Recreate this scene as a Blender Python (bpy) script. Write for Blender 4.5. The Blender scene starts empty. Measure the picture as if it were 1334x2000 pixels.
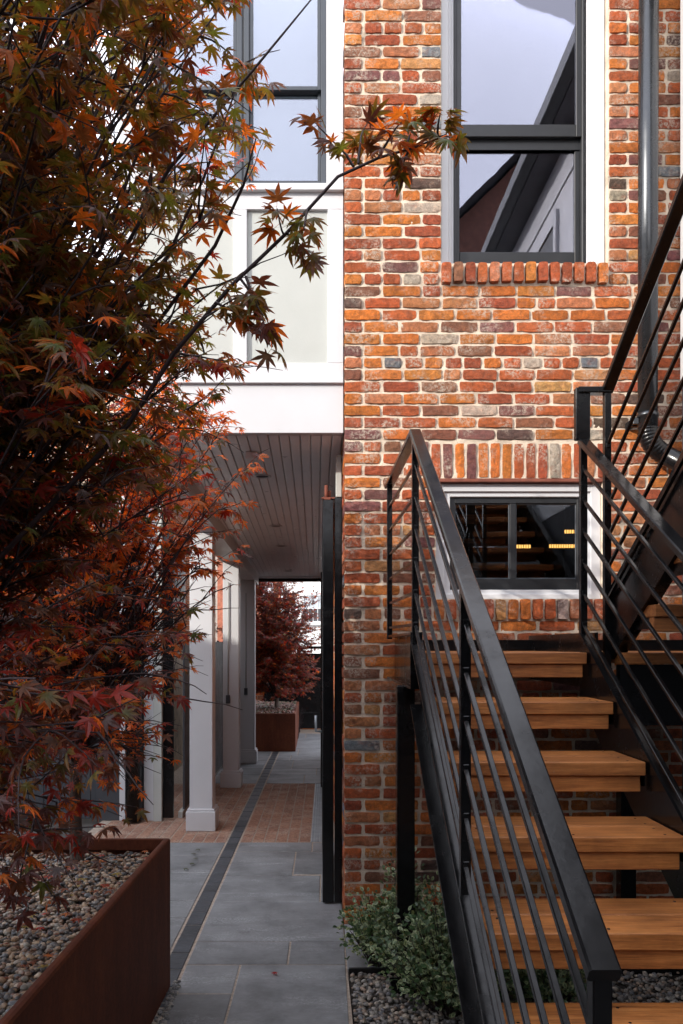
import bpy, math, random
import numpy as np
from mathutils import Vector
random.seed(7)
rng = np.random.default_rng(11)
R = math.radians
S = bpy.context.scene
COL = S.collection
EYE = 1.55
# ------------------------------------------------------------------ camera, light
cd = bpy.data.cameras.new('camera'); cam = bpy.data.objects.new('camera', cd); COL.objects.link(cam)
cam.location = (0, 0, EYE); cam.rotation_euler = (R(90), 0, 0)
cd.sensor_width = 36; cd.lens = 1540 / 2000 * 36
cd.shift_x = 0.025; cd.shift_y = 0.131; cd.clip_end = 600; cd.clip_start = .05
S.camera = cam
AZ, EL = 55, 20.5
W = bpy.data.worlds.new('World'); S.world = W; W.use_nodes = True
wn = W.node_tree.nodes; wl = W.node_tree.links
sky = wn.new('ShaderNodeTexSky'); sky.sky_type = 'NISHITA'; sky.sun_disc = False
sky.sun_elevation = R(EL); sky.sun_rotation = R(180 + AZ); sky.dust_density = 2.0; sky.air_density = 1.0
# thin bright cloud over most of the sky
tc = wn.new('ShaderNodeTexCoord'); cn = wn.new('ShaderNodeTexNoise'); cn.inputs['Scale'].default_value = 2.2; cn.inputs['Detail'].default_value = 6
wl.new(tc.outputs['Generated'], cn.inputs['Vector'])
cr = wn.new('ShaderNodeValToRGB'); cr.color_ramp.elements[0].position = .3; cr.color_ramp.elements[0].color = (.58, .58, .58, 1)
cr.color_ramp.elements[1].position = .75; cr.color_ramp.elements[1].color = (.78, .78, .78, 1); wl.new(cn.outputs[0], cr.inputs[0])
mxs = wn.new('ShaderNodeMix'); mxs.data_type = 'RGBA'; wl.new(cr.outputs[0], mxs.inputs[0]); wl.new(sky.outputs[0], mxs.inputs[6]); mxs.inputs[7].default_value = (8.4, 8.4, 9.1, 1)
wl.new(mxs.outputs[2], wn['Background'].inputs[0]); wn['Background'].inputs[1].default_value = 0.15
sd = bpy.data.lights.new('sun', 'SUN'); sd.energy = 2.0; sd.angle = R(.6); sd.color = (1, .93, .84)
sun = bpy.data.objects.new('sun', sd); COL.objects.link(sun)
dv = Vector((math.sin(R(AZ)) * math.cos(R(EL)), math.cos(R(AZ)) * math.cos(R(EL)), -math.sin(R(EL))))
sun.rotation_euler = dv.to_track_quat('-Z', 'Y').to_euler()
S.render.engine = 'CYCLES'
S.view_settings.view_transform = 'Standard'; S.view_settings.look = 'None'
S.view_settings.exposure = 1.4; S.view_settings.gamma = 1

# ------------------------------------------------------------------ materials
def newmat(name):
    m = bpy.data.materials.new(name); m.use_nodes = True
    nt = m.node_tree; b = nt.nodes['Principled BSDF']
    return m, nt, b
def N(nt, t, **kw):
    n = nt.nodes.new(t)
    for k, v in kw.items(): setattr(n, k, v)
    return n
def pos(nt, scale=(1, 1, 1), obj=False):
    if obj:
        g = N(nt, 'ShaderNodeTexCoord').outputs['Object']
    else:
        g = N(nt, 'ShaderNodeNewGeometry').outputs['Position']
    mp = N(nt, 'ShaderNodeMapping'); mp.inputs['Scale'].default_value = scale
    nt.links.new(g, mp.inputs['Vector']); return mp.outputs[0]
def noise(nt, vec, scale, detail=4, rough=.6):
    n = N(nt, 'ShaderNodeTexNoise'); n.inputs['Scale'].default_value = scale
    n.inputs['Detail'].default_value = detail; n.inputs['Roughness'].default_value = rough
    nt.links.new(vec, n.inputs['Vector']); return n.outputs[0]
def ramp(nt, fac, stops):
    r = N(nt, 'ShaderNodeValToRGB'); nt.links.new(fac, r.inputs[0])
    e = r.color_ramp.elements
    while len(e) < len(stops): e.new(.5)
    for i, (p, c) in enumerate(stops):
        e[i].position = p; e[i].color = (*c, 1) if len(c) == 3 else c
    return r.outputs[0]
def mixc(nt, fac, a, b, mode='MIX'):
    m = N(nt, 'ShaderNodeMix', data_type='RGBA', blend_type=mode)
    for s, v in ((m.inputs[0], fac), (m.inputs[6], a), (m.inputs[7], b)):
        if isinstance(v, (int, float)): s.default_value = v
        elif isinstance(v, tuple): s.default_value = (*v, 1)
        else: nt.links.new(v, s)
    return m.outputs[2]
def bump(nt, b, h, strength=.4, dist=.01):
    n = N(nt, 'ShaderNodeBump'); n.inputs['Strength'].default_value = strength
    n.inputs['Distance'].default_value = dist
    nt.links.new(h, n.inputs['Height']); nt.links.new(n.outputs[0], b.inputs['Normal']); return n
def g(v): return (v, v, v)

def mat_plain(name, col, rough=.5, var=.15, nscale=6, bstr=.1, bscale=60, metallic=0, bdist=.003, spec=.5):
    m, nt, b = newmat(name); p = pos(nt)
    n1 = noise(nt, p, nscale)
    lo = tuple(c * (1 - var) for c in col); hi = tuple(min(1, c * (1 + var)) for c in col)
    nt.links.new(ramp(nt, n1, [(.3, lo), (.7, hi)]), b.inputs['Base Color'])
    b.inputs['Metallic'].default_value = metallic
    b.inputs['Specular IOR Level'].default_value = spec
    n3 = noise(nt, p, nscale * 2.3)
    nt.links.new(ramp(nt, n3, [(.3, g(max(0, rough - .08))), (.7, g(min(1, rough + .1)))]), b.inputs['Roughness'])
    if bstr: bump(nt, b, noise(nt, p, bscale), bstr, bdist)
    return m

def mat_brick(name, dirty=0.0):
    m, nt, b = newmat(name); p = pos(nt)
    at = N(nt, 'ShaderNodeAttribute'); at.attribute_name = 'tint'
    c = at.outputs['Color']
    # blotches of a second firing colour
    c = mixc(nt, ramp(nt, noise(nt, pos(nt, (1, 1, 1.6)), 13, 4, .6), [(.55, g(0)), (.68, g(.5))]), c, (.24, .085, .05))
    c = mixc(nt, ramp(nt, noise(nt, pos(nt, (1.2, 1, 1.2)), 10.3, 3, .6), [(.64, g(0)), (.76, g(.25))]), c, (.48, .18, .06))
    n1 = noise(nt, p, 34, 8, .78)
    c = mixc(nt, 1.0, c, ramp(nt, n1, [(.28, g(.34)), (.5, g(.95)), (.70, (1.5, 1.38, 1.25))]), 'MULTIPLY')
    n2 = noise(nt, pos(nt, (1, 1, 2.4)), 120, 6, .8)
    c = mixc(nt, ramp(nt, n2, [(.54, g(0)), (.66, g(.8))]), c, (.06, .032, .024))
    n3 = noise(nt, p, 75, 7, .82); n4 = noise(nt, p, 6.5, 3, .5)
    mm = N(nt, 'ShaderNodeMath', operation='MULTIPLY')
    nt.links.new(ramp(nt, n3, [(.48, g(0)), (.56, g(1))]), mm.inputs[0])
    nt.links.new(ramp(nt, n4, [(.50, g(0)), (.64, g(.8))]), mm.inputs[1])
    c = mixc(nt, mm.outputs[0], c, (.56, .47, .38))
    # thin lime film everywhere
    c = mixc(nt, ramp(nt, noise(nt, p, 190, 4, .8), [(.52, g(0)), (.72, g(.25))]), c, (.58, .46, .36))
    nt.links.new(c, b.inputs['Base Color'])
    b.inputs['Roughness'].default_value = .9; b.inputs['Specular IOR Level'].default_value = .2
    h = N(nt, 'ShaderNodeMath', operation='ADD')
    h2 = N(nt, 'ShaderNodeMath', operation='MULTIPLY'); nt.links.new(n2, h2.inputs[0]); h2.inputs[1].default_value = -.7
    nt.links.new(n1, h.inputs[0]); nt.links.new(h2.outputs[0], h.inputs[1])
    bump(nt, b, h.outputs[0], 1.0, .014)
    return m
def mat_mortar(name, base=(.64, .535, .42)):
    m, nt, b = newmat(name); p = pos(nt)
    n1 = noise(nt, p, 9, 5)
    d = tuple(x * .62 for x in base); l = tuple(min(1, x * 1.2) for x in base)
    c = ramp(nt, n1, [(.3, d), (.5, base), (.7, l)])
    n2 = noise(nt, p, 170, 4, .8)
    c = mixc(nt, ramp(nt, n2, [(.35, g(.45)), (.5, g(0))]), c, tuple(x * .4 for x in base))
    nt.links.new(c, b.inputs['Base Color']); b.inputs['Roughness'].default_value = .95
    b.inputs['Specular IOR Level'].default_value = .15
    bump(nt, b, noise(nt, p, 110, 6, .75), .8, .006)
    return m
def mat_wood(name, c1, c2, c3):
    m, nt, b = newmat(name)
    oi = N(nt, 'ShaderNodeObjectInfo')
    gm = N(nt, 'ShaderNodeNewGeometry')
    ad = N(nt, 'ShaderNodeVectorMath', operation='ADD'); nt.links.new(gm.outputs['Position'], ad.inputs[0])
    cx = N(nt, 'ShaderNodeCombineXYZ'); ml = N(nt, 'ShaderNodeMath', operation='MULTIPLY'); ml.inputs[1].default_value = 40
    nt.links.new(oi.outputs['Random'], ml.inputs[0]); nt.links.new(ml.outputs[0], cx.inputs[0]); nt.links.new(cx.outputs[0], ad.inputs[1])
    mp = N(nt, 'ShaderNodeMapping'); mp.inputs['Scale'].default_value = (1.6, 26, 26); nt.links.new(ad.outputs[0], mp.inputs[0])
    n1 = noise(nt, mp.outputs[0], 3, 6, .65)
    mp2 = N(nt, 'ShaderNodeMapping'); mp2.inputs['Scale'].default_value = (5, 90, 90); nt.links.new(ad.outputs[0], mp2.inputs[0])
    n2 = noise(nt, mp2.outputs[0], 3, 4, .7)
    c = ramp(nt, n1, [(.28, c1), (.5, c2), (.72, c3)])
    c = mixc(nt, .55, c, ramp(nt, n2, [(.3, g(.45)), (.6, g(1.1))]), 'MULTIPLY')
    nb = noise(nt, pos(nt), 5, 5, .65)
    c = mixc(nt, .75, c, ramp(nt, nb, [(.3, g(.5)), (.68, g(1.3))]), 'MULTIPLY')
    c = mixc(nt, .35, c, ramp(nt, oi.outputs['Random'], [(0, (.7, .62, .55)), (1, (1.25, 1.2, 1.1))]), 'MULTIPLY')
    c = mixc(nt, ramp(nt, noise(nt, pos(nt), 60, 6, .8), [(.60, g(0)), (.72, g(.35))]), c, (.30, .24, .18))
    nt.links.new(c, b.inputs['Base Color'])
    nt.links.new(ramp(nt, n2, [(.3, g(.38)), (.7, g(.6))]), b.inputs['Roughness'])
    bump(nt, b, n2, .35, .002)
    return m
def mat_corten(name, k=1.0):
    m, nt, b = newmat(name)
    n1 = noise(nt, pos(nt, (1, 1, .35)), 3.2, 6, .7); n2 = noise(nt, pos(nt), 45, 6, .7)
    c = ramp(nt, n1, [(.25, (.045 * k, .014 * k, .008 * k)), (.5, (.115 * k, .030 * k, .013 * k)), (.78, (.20 * k, .060 * k, .022 * k))])
    c = mixc(nt, .6, c, ramp(nt, n2, [(.3, g(.55)), (.7, g(1.3))]), 'MULTIPLY')
    n5 = noise(nt, pos(nt, (8, 8, .5)), 4, 4, .6)
    c = mixc(nt, ramp(nt, n5, [(.56, g(0)), (.75, g(.35))]), c, (.16 * k, .06 * k, .028 * k))
    nt.links.new(c, b.inputs['Base Color']); b.inputs['Roughness'].default_value = .72
    b.inputs['Specular IOR Level'].default_value = .3
    bump(nt, b, n2, .35, .002); return m
def mat_slate(name, base, use_tint=True, rough=.5):
    m, nt, b = newmat(name); p = pos(nt)
    n1 = noise(nt, p, 3.3, 7, .7); n2 = noise(nt, pos(nt, (1, 2.2, 1)), 24, 7, .75)
    c = ramp(nt, n1, [(.28, tuple(x * .55 for x in base)), (.5, base), (.72, tuple(x * 1.35 for x in base))])
    c = mixc(nt, .7, c, ramp(nt, n2, [(.25, g(.6)), (.7, g(1.25))]), 'MULTIPLY')
    n3 = noise(nt, pos(nt, (.8, 2.4, 1)), 2.1, 6, .7); n4 = noise(nt, p, 75, 5, .8)
    mm = N(nt, 'ShaderNodeMath', operation='MULTIPLY')
    nt.links.new(ramp(nt, n3, [(.50, g(0)), (.68, g(.75))]), mm.inputs[0]); nt.links.new(ramp(nt, n4, [(.44, g(0)), (.60, g(1))]), mm.inputs[1])
    c = mixc(nt, mm.outputs[0], c, tuple(min(1, x * 2.4) for x in base))
    if use_tint:
        at = N(nt, 'ShaderNodeAttribute'); at.attribute_name = 'tint'
        c = mixc(nt, 1.0, c, at.outputs['Color'], 'MULTIPLY')
    nt.links.new(c, b.inputs['Base Color'])
    nt.links.new(ramp(nt, n2, [(.3, g(rough - .1)), (.7, g(rough + .15))]), b.inputs['Roughness'])
    bump(nt, b, n2, .35, .004); return m
def mat_leaf(name, trans=.4, rough=.42):
    m, nt, b = newmat(name)
    at = N(nt, 'ShaderNodeAttribute'); at.attribute_name = 'tint'
    c = mixc(nt, 1.0, at.outputs['Color'], ramp(nt, noise(nt, pos(nt), 70, 3), [(.3, g(.65)), (.7, g(1.3))]), 'MULTIPLY')
    nt.links.new(c, b.inputs['Base Color']); b.inputs['Roughness'].default_value = rough
    b.inputs['Specular IOR Level'].default_value = .45
    tr = N(nt, 'ShaderNodeBsdfTranslucent')
    c2 = mixc(nt, 1.0, c, (2.6, 1.9, .9), 'MULTIPLY'); nt.links.new(c2, tr.inputs[0])
    mx = N(nt, 'ShaderNodeMixShader'); mx.inputs[0].default_value = trans
    nt.links.new(b.outputs[0], mx.inputs[1]); nt.links.new(tr.outputs[0], mx.inputs[2])
    nt.links.new(mx.outputs[0], nt.nodes['Material Output'].inputs[0]); return m
def mat_tint(name, rough=.6, nscale=60):
    m, nt, b = newmat(name); p = pos(nt)
    at = N(nt, 'ShaderNodeAttribute'); at.attribute_name = 'tint'
    c = mixc(nt, 1.0, at.outputs['Color'], ramp(nt, noise(nt, p, nscale, 5, .7), [(.3, g(.6)), (.7, g(1.3))]), 'MULTIPLY')
    nt.links.new(c, b.inputs['Base Color']); b.inputs['Roughness'].default_value = rough
    bump(nt, b, noise(nt, p, 150), .2, .002); return m
def mat_glass(name, refl=.25, tint=(.9, .93, 1)):
    m, nt, b = newmat(name); nt.nodes.remove(b)
    gl = N(nt, 'ShaderNodeBsdfGlossy'); gl.inputs['Roughness'].default_value = .006; gl.inputs['Color'].default_value = (*tint, 1)
    nz = N(nt, 'ShaderNodeBump'); nz.inputs['Strength'].default_value = .018; nz.inputs['Distance'].default_value = .01
    nt.links.new(noise(nt, pos(nt), 4, 2), nz.inputs['Height']); nt.links.new(nz.outputs[0], gl.inputs['Normal'])
    tr = N(nt, 'ShaderNodeBsdfTransparent'); tr.inputs[0].default_value = (.86, .88, .87, 1)
    mx = N(nt, 'ShaderNodeMixShader')
    lw = N(nt, 'ShaderNodeLayerWeight'); lw.inputs[0].default_value = .35
    nt.links.new(ramp(nt, lw.outputs['Fresnel'], [(0, g(refl)), (1, g(1))]), mx.inputs[0])
    nt.links.new(tr.outputs[0], mx.inputs[1]); nt.links.new(gl.outputs[0], mx.inputs[2])
    nt.links.new(mx.outputs[0], nt.nodes['Material Output'].inputs[0]); return m
def mat_emit(name, col, s):
    m, nt, b = newmat(name); b.inputs['Emission Color'].default_value = (*col, 1); b.inputs['Emission Strength'].default_value = s
    return m
def mat_blackpaint(name):
    m, nt, b = newmat(name); p = pos(nt)
    b.inputs['Base Color'].default_value = (.005, .005, .0055, 1)
    n = noise(nt, p, 7, 5, .7)
    nt.links.new(ramp(nt, n, [(.3, g(.12)), (.52, g(.2)), (.75, g(.40))]), b.inputs['Roughness'])
    b.inputs['Specular IOR Level'].default_value = .33
    bump(nt, b, noise(nt, p, 22, 3), .09, .004); return m

M = dict(
    brick=mat_brick('reclaimed_brick'), mortar=mat_mortar('lime_mortar'),
    black=mat_blackpaint('gloss_black_steel'),
    white=mat_plain('white_trim_paint', (.54, .545, .56), .42, .03, 3, .06, 40),
    offwhite=mat_plain('cream_panel_paint', (.40, .415, .39), .6, .03, 5, .3, 130, bdist=.002),
    ceilp=mat_plain('ceiling_paint', (.70, .715, .74), .34, .05, 3, .05, 30),
    slate_frame=mat_plain('window_frame_grey', (.045, .053, .064), .38, .08, 5, .05, 40),
    dark_frame=mat_plain('window_frame_black', (.012, .013, .015), .4, .1, 5, .05, 40),
    wood=mat_wood('tread_hardwood', (.19, .060, .015), (.38, .14, .036), (.53, .22, .065)),
    corten=mat_corten('rusted_steel'),
    slate=mat_slate('bluestone', (.172, .179, .184)), sett=mat_slate('dark_sett', (.045, .05, .058), rough=.45),
    sand=mat_plain('joint_sand', (.34, .28, .225), .95, .3, 40, .5, 200),
    paver=mat_brick('clay_paver'),
    pebble=mat_tint('pebble_stone', .5, 40), gravelbase=mat_plain('soil', (.035, .028, .022), .95, .4, 30, .8, 90, bdist=.01),
    leaf=mat_leaf('maple_leaf_blade', .42), bleaf=mat_leaf('shrub_leaf_blade', .15, .4),
    bark=mat_plain('maple_bark', (.085, .062, .05), .85, .4, 30, .7, 90, bdist=.006),
    twig=mat_plain('dark_twig_bark', (.030, .016, .018), .6, .3, 30, .3, 90),
    glass=mat_glass('window_glass', .115, (.86, .86, 1)), glassl=mat_glass('low_window_glass', .06), glassb=mat_glass('bay_glass', .13, (.85, .88, 1)),
    shade=mat_plain('roller_shade', (.42, .44, .50), .8, .02, 2, 0),
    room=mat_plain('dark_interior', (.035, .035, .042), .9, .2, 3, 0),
    charcoal=mat_plain('charcoal_panel', (.045, .048, .055), .45, .1, 4, .06, 30),
    asphalt=mat_plain('ground_soil', (.07, .065, .06), .9, .3, 2, .4, 60),
    lead=mat_plain('downpipe_steel', (.06, .064, .07), .26, .08, 4, .02, 18, metallic=.8),
    grate=mat_plain('galvanised_steel', (.33, .37, .40), .45, .15, 10, .1, 60, metallic=.5),
    rust=mat_plain('rusty_lintel', (.17, .05, .03), .8, .3, 20, .3, 80),
    roof=mat_plain('grey_roof', (.10, .10, .11), .8, .2, 5, .4, 60),
    white_brick=mat_plain('white_painted_brick', (.76, .77, .78), .7, .04, 6, .4, 25, bdist=.01),
    gold=mat_emit('warm_strip_light', (1, .50, .12), .9),
)

# ------------------------------------------------------------------ helpers
def tag(o, label=None, cat=None, group=None, kind=None):
    if label: o['label'] = label
    if cat: o['category'] = cat
    if group: o['group'] = group
    if kind: o['kind'] = kind
    return o
def empty(name, loc=(0, 0, 0), parent=None):
    o = bpy.data.objects.new(name, None); COL.objects.link(o); o.location = loc
    o.empty_display_size = .1
    if parent: o.parent = parent
    return o
def link(name, me, parent=None):
    o = bpy.data.objects.new(name, me); COL.objects.link(o)
    if parent:
        o.parent = parent
        w = Vector((0, 0, 0)); q = parent
        while q: w += q.location; q = q.parent
        o.location = -w            # meshes are written in world coordinates
    return o
class MB:
    def __init__(s): s.v = []; s.f = []; s.t = []; s.hast = False; s.sm = []
    def add(s, vs, fs, tint=None, smooth=False):
        b = len(s.v); s.v += [tuple(p) for p in vs]; s.f += [tuple(i + b for i in f) for f in fs]
        if tint is not None:
            s.hast = True
            s.t += ([tuple(tint)] * len(vs)) if not hasattr(tint[0], '__len__') else [tuple(q) for q in tint]
        else: s.t += [(1, 1, 1)] * len(vs)
        s.sm += [smooth] * len(fs); return s
    def box(s, x0, x1, y0, y1, z0, z1, c=0, tint=None):
        x0, x1 = min(x0, x1), max(x0, x1); y0, y1 = min(y0, y1), max(y0, y1); z0, z1 = min(z0, z1), max(z0, z1)
        c = min(c, (x1 - x0) * .3, (y1 - y0) * .3, (z1 - z0) * .3)
        if c <= 0:
            v = [(x, y, z) for z in (z0, z1) for y in (y0, y1) for x in (x0, x1)]
            f = [(0, 2, 3, 1), (4, 5, 7, 6), (0, 1, 5, 4), (2, 6, 7, 3), (0, 4, 6, 2), (1, 3, 7, 5)]
            return s.add(v, f, tint)
        v = []; idx = {}
        for ix, X in enumerate((x0, x1)):
            for iy, Y in enumerate((y0, y1)):
                for iz, Z in enumerate((z0, z1)):
                    sx = c if ix == 0 else -c; sy = c if iy == 0 else -c; sz = c if iz == 0 else -c
                    idx[ix, iy, iz, 0] = len(v); v.append((X, Y + sy, Z + sz))
                    idx[ix, iy, iz, 1] = len(v); v.append((X + sx, Y, Z + sz))
                    idx[ix, iy, iz, 2] = len(v); v.append((X + sx, Y + sy, Z))
        I = idx; f = []
        for a in (0, 1):
            q = [I[a, 0, 0, 0], I[a, 0, 1, 0], I[a, 1, 1, 0], I[a, 1, 0, 0]]; f.append(q if a == 0 else q[::-1])
            q = [I[0, a, 0, 1], I[1, a, 0, 1], I[1, a, 1, 1], I[0, a, 1, 1]]; f.append(q if a == 0 else q[::-1])
            q = [I[0, 0, a, 2], I[0, 1, a, 2], I[1, 1, a, 2], I[1, 0, a, 2]]; f.append(q if a == 0 else q[::-1])
        for a in (0, 1):
            for b_ in (0, 1):
                f.append([I[0, a, b_, 1], I[1, a, b_, 1], I[1, a, b_, 2], I[0, a, b_, 2]])
                f.append([I[a, 0, b_, 0], I[a, 1, b_, 0], I[a, 1, b_, 2], I[a, 0, b_, 2]])
                f.append([I[a, b_, 0, 0], I[a, b_, 1, 0], I[a, b_, 1, 1], I[a, b_, 0, 1]])
        for a in (0, 1):
            for b_ in (0, 1):
                for d in (0, 1): f.append([I[a, b_, d, 0], I[a, b_, d, 1], I[a, b_, d, 2]])
        return s.add(v, f, tint)
    def sweep(s, prof, p, q, right=None, cap=True, smooth=False):
        p = Vector(p); q = Vector(q); d = (q - p).normalized()
        r = Vector(right) if right else (d.cross(Vector((0, 0, 1))) if abs(d.z) < .98 else Vector((1, 0, 0)))
        r = (r - d * r.dot(d)).normalized(); u = r.cross(d)
        if u.z < 0 and abs(d.z) < .98: u = -u
        n = len(prof); vs = [e + r * a + u * b for e in (p, q) for a, b in prof]
        fs = [(i, (i + 1) % n, n + (i + 1) % n, n + i) for i in range(n)]
        if cap: fs += [tuple(range(n))[::-1], tuple(range(n, 2 * n))]
        return s.add(vs, fs, None, smooth)
    def bar(s, p, q, w, h, c=.0025, right=None):
        a, b = w / 2, h / 2; c = min(c, a * .5, b * .5)
        pr = [(-a + c, -b), (a - c, -b), (a, -b + c), (a, b - c), (a - c, b), (-a + c, b), (-a, b - c), (-a, -b + c)]
        return s.sweep(pr, p, q, right)
    def tube(s, pts, rad, n=8, cap=True):
        pts = [Vector(p) for p in pts]
        if not hasattr(rad, '__len__'): rad = [rad] * len(pts)
        vs = []; ref = Vector((.3, .2, 1)).normalized()
        for i, p in enumerate(pts):
            d = (pts[min(i + 1, len(pts) - 1)] - pts[max(i - 1, 0)])
            d = d.normalized() if d.length > 1e-9 else Vector((0, 0, 1))
            r = d.cross(ref)
            if r.length < .05: r = d.cross(Vector((1, 0, 0)))
            r.normalize(); u = d.cross(r)
            for k in range(n):
                a = 2 * math.pi * k / n; vs.append(p + (r * math.cos(a) + u * math.sin(a)) * rad[i])
        fs = [(i * n + k, i * n + (k + 1) % n, (i + 1) * n + (k + 1) % n, (i + 1) * n + k) for i in range(len(pts) - 1) for k in range(n)]
        if cap: fs += [tuple(range(n))[::-1], tuple(range(len(vs) - n, len(vs)))]
        return s.add(vs, fs, None, True)
    def mesh(s, name, mat):
        me = bpy.data.meshes.new(name); me.from_pydata(s.v, [], s.f)
        if s.hast:
            a = me.attributes.new('tint', 'FLOAT_COLOR', 'POINT')
            a.data.foreach_set('color', np.hstack([np.array(s.t, dtype=np.float32), np.ones((len(s.t), 1), np.float32)]).ravel())
        me.polygons.foreach_set('use_smooth', s.sm)
        me.materials.append(mat); me.update(); return me
    def build(s, name, mat, parent=None): return link(name, s.mesh(name, M[mat] if isinstance(mat, str) else mat), parent)
def npmesh(name, V, F, T, mat, smooth=False):
    me = bpy.data.meshes.new(name); nv = len(V); nf, k = F.shape
    me.vertices.add(nv); me.vertices.foreach_set('co', V.astype(np.float32).ravel())
    me.loops.add(nf * k); me.loops.foreach_set('vertex_index', F.astype(np.int32).ravel())
    me.polygons.add(nf); me.polygons.foreach_set('loop_start', np.arange(0, nf * k, k, dtype=np.int32))
    me.polygons.foreach_set('loop_total', np.full(nf, k, dtype=np.int32))
    me.polygons.foreach_set('use_smooth', np.full(nf, smooth, dtype=bool))
    me.update(calc_edges=True)
    if T is not None:
        a = me.attributes.new('tint', 'FLOAT_COLOR', 'POINT')
        a.data.foreach_set('color', np.hstack([T, np.ones((nv, 1))]).astype(np.float32).ravel())
    me.materials.append(mat); return me
def B(name, mat, parent, *a, c=.002): return MB().box(*a, c=c).build(name, mat, parent)
def P(px, py, Y): return ((px - 617) * Y / 1540, Y, EYE + (1262 - py) * Y / 1540)
def kx(px, Y): return (px - 617) * Y / 1540
def kz(py, Y): return EYE + (1262 - py) * Y / 1540
TH = .013                       # the passage runs a little to the right of the facade's normal
def rx(x, y): return x + TH * (y - 4.4)

# ------------------------------------------------------------------ ground
gb = MB().add([(-200, -200, -.06), (200, -200, -.06), (200, 300, -.06), (-200, 300, -.06)], [(0, 1, 2, 3)]).build('ground', 'asphalt'); tag(gb, kind='structure')
sb = MB().box(-1.45, .152, 3.0, 6.3, -.05, -.0032).box(.157, .62, 3.778, 4.41, -.05, -.0065).box(-1.9, 1.9, 6.3, 16, -.05, -.0032).build('path_bedding', 'sand'); tag(sb, kind='structure')
def slab(x0, x1, y0, y1, mat, parent, name, z=0.0, tv=.17, gap=.004, ch=.003, warm=0):
    t = 1 + random.uniform(-tv, tv); tt = (t * (1 + warm), t, t * (1 - warm))
    x0 += gap; x1 -= gap; y0 += gap; y1 -= gap; z += random.uniform(-.0012, .0012)
    m = MB(); vs = []
    ring = [(x0, y0), (x1, y0), (x1, y1), (x0, y1)]
    ins = [(x0 + ch, y0 + ch), (x1 - ch, y0 + ch), (x1 - ch, y1 - ch), (x0 + ch, y1 - ch)]
    for (a, b), zz in [(q, z) for q in ins] + [(q, z - ch * .8) for q in ring] + [(q, z - .03) for q in ring]:
        vs.append((rx(a, b), b, zz))
    fs = [(0, 1, 2, 3)] + [(4 + i, 4 + (i + 1) % 4, (i + 1) % 4, i) for i in range(4)] + [(8 + i, 8 + (i + 1) % 4, 4 + (i + 1) % 4, 4 + i) for i in range(4)]
    m.add(vs, fs, tt); return m.build(name, mat, parent)
path = empty('flagstone_path', (-.3, 4.5, 0)); tag(path, kind='structure')
SR, SL = -.625, -.735
SLABS = [  # right of the band
    (SR, -.05, 5.95, 6.23), (-.05, .15, 5.95, 6.23),
    (SR, -.17, 5.62, 5.95), (SR, -.17, 5.33, 5.62), (-.17, .15, 5.36, 5.95), (SR, .02, 4.78, 5.33), (.02, .15, 4.78, 5.36),
    (SR, .155, 4.14, 4.78), (SR, -.13, 3.84, 4.14), (-.13, .155, 3.84, 4.14),
    (SR, -.36, 3.52, 3.84), (SR, -.36, 3.0, 3.52), (-.36, .155, 2.95, 3.84),
    (-1.45, SL, 5.85, 6.23), (-1.45, SL, 5.40, 5.85), (-1.45, SL, 4.8, 5.40), (-1.45, SL, 4.5, 4.8), (-1.45, SL, 3.7, 4.5),
    (.155, .62, 3.78, 4.40)]
random.seed(3)
for y0, y1 in ((8.9, 9.5), (9.5, 10.0), (10.0, 10.7), (10.7, 11.2), (11.2, 11.9), (11.9, 12.6), (12.6, 13.3), (13.3, 14.0)):
    xs = [SR] + sorted(random.uniform(-.45, .6) for _ in range(2)) + [1.0]
    if xs[2] - xs[1] < .2: xs[1] = -.35; xs[2] = .25
    for a, b in zip(xs, xs[1:]): SLABS.append((a, b, y0, y1))
    SLABS.append((-1.45, SL, y0, y1))
for q in SLABS: slab(*q, 'slate', path, 'paving_stone', gap=.0045)
band = empty('stone_band', (-.68, 5, 0)); tag(band, kind='structure')
y = 3.385
while y < 11.5:
    slab(SL + .006, SR - .006, y, y + .2, 'sett', band, 'sett', z=.001, gap=.0042, tv=.22); y += .2
bp = empty('brick_paving', (-.5, 7.5, 0)); tag(bp, kind='structure')
PAV = []
ncol = 0; x = -1.5
cols = [SL - .093 * (i + 1) for i in range(12)] + [SR + .093 * i for i in range(6)]
for i, x0 in enumerate(cols):
    y = 6.23 - (.1 if i % 2 else 0) * 1.0
    while y < 8.9:
        a, b = max(y, 6.23), min(y + .2, 8.9)
        if b - a > .03:
            base = random.choice([(.38, .215, .15), (.41, .24, .17), (.33, .19, .14), (.38, .235, .175)])
            m = MB(); c = .003; gp = .004; X0, X1, Y0, Y1 = x0 + gp, x0 + .093 - gp, a + gp * .6, b - gp * .6; z = random.uniform(-.001, .001)
            vs = [(rx(p, q), q, zz) for ins, zz in ((c, z), (0, z - c), (0, z - .03)) for p, q in ((X0 + ins, Y0 + ins), (X1 - ins, Y0 + ins), (X1 - ins, Y1 - ins), (X0 + ins, Y1 - ins))]
            fs = [(0, 1, 2, 3)] + [(4 * k + 4 + i2, 4 * k + 4 + (i2 + 1) % 4, 4 * k + (i2 + 1) % 4, 4 * k + i2) for k in (0, 1) for i2 in range(4)]
            m.add(vs, fs, base); m.build('brick', 'paver', bp)
        y += .2
gr = empty('drain_grate', (-.02, 7.5, 0)); tag(gr, 'pale galvanised drain grate set beside the red brick paving', 'drain grate')
fr = MB(); GX0, GX1 = SR + .093 * 6 + .006, SR + .093 * 6 + .115
for xx in (GX0, GX1): fr.sweep([(-.004, -.02), (.004, -.02), (.004, .002), (-.004, .002)], (rx(xx, 6.24), 6.24, 0), (rx(xx, 8.89), 8.89, 0))
fr.build('frame', 'grate', gr)
sl = MB()
yy = 6.25
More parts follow.
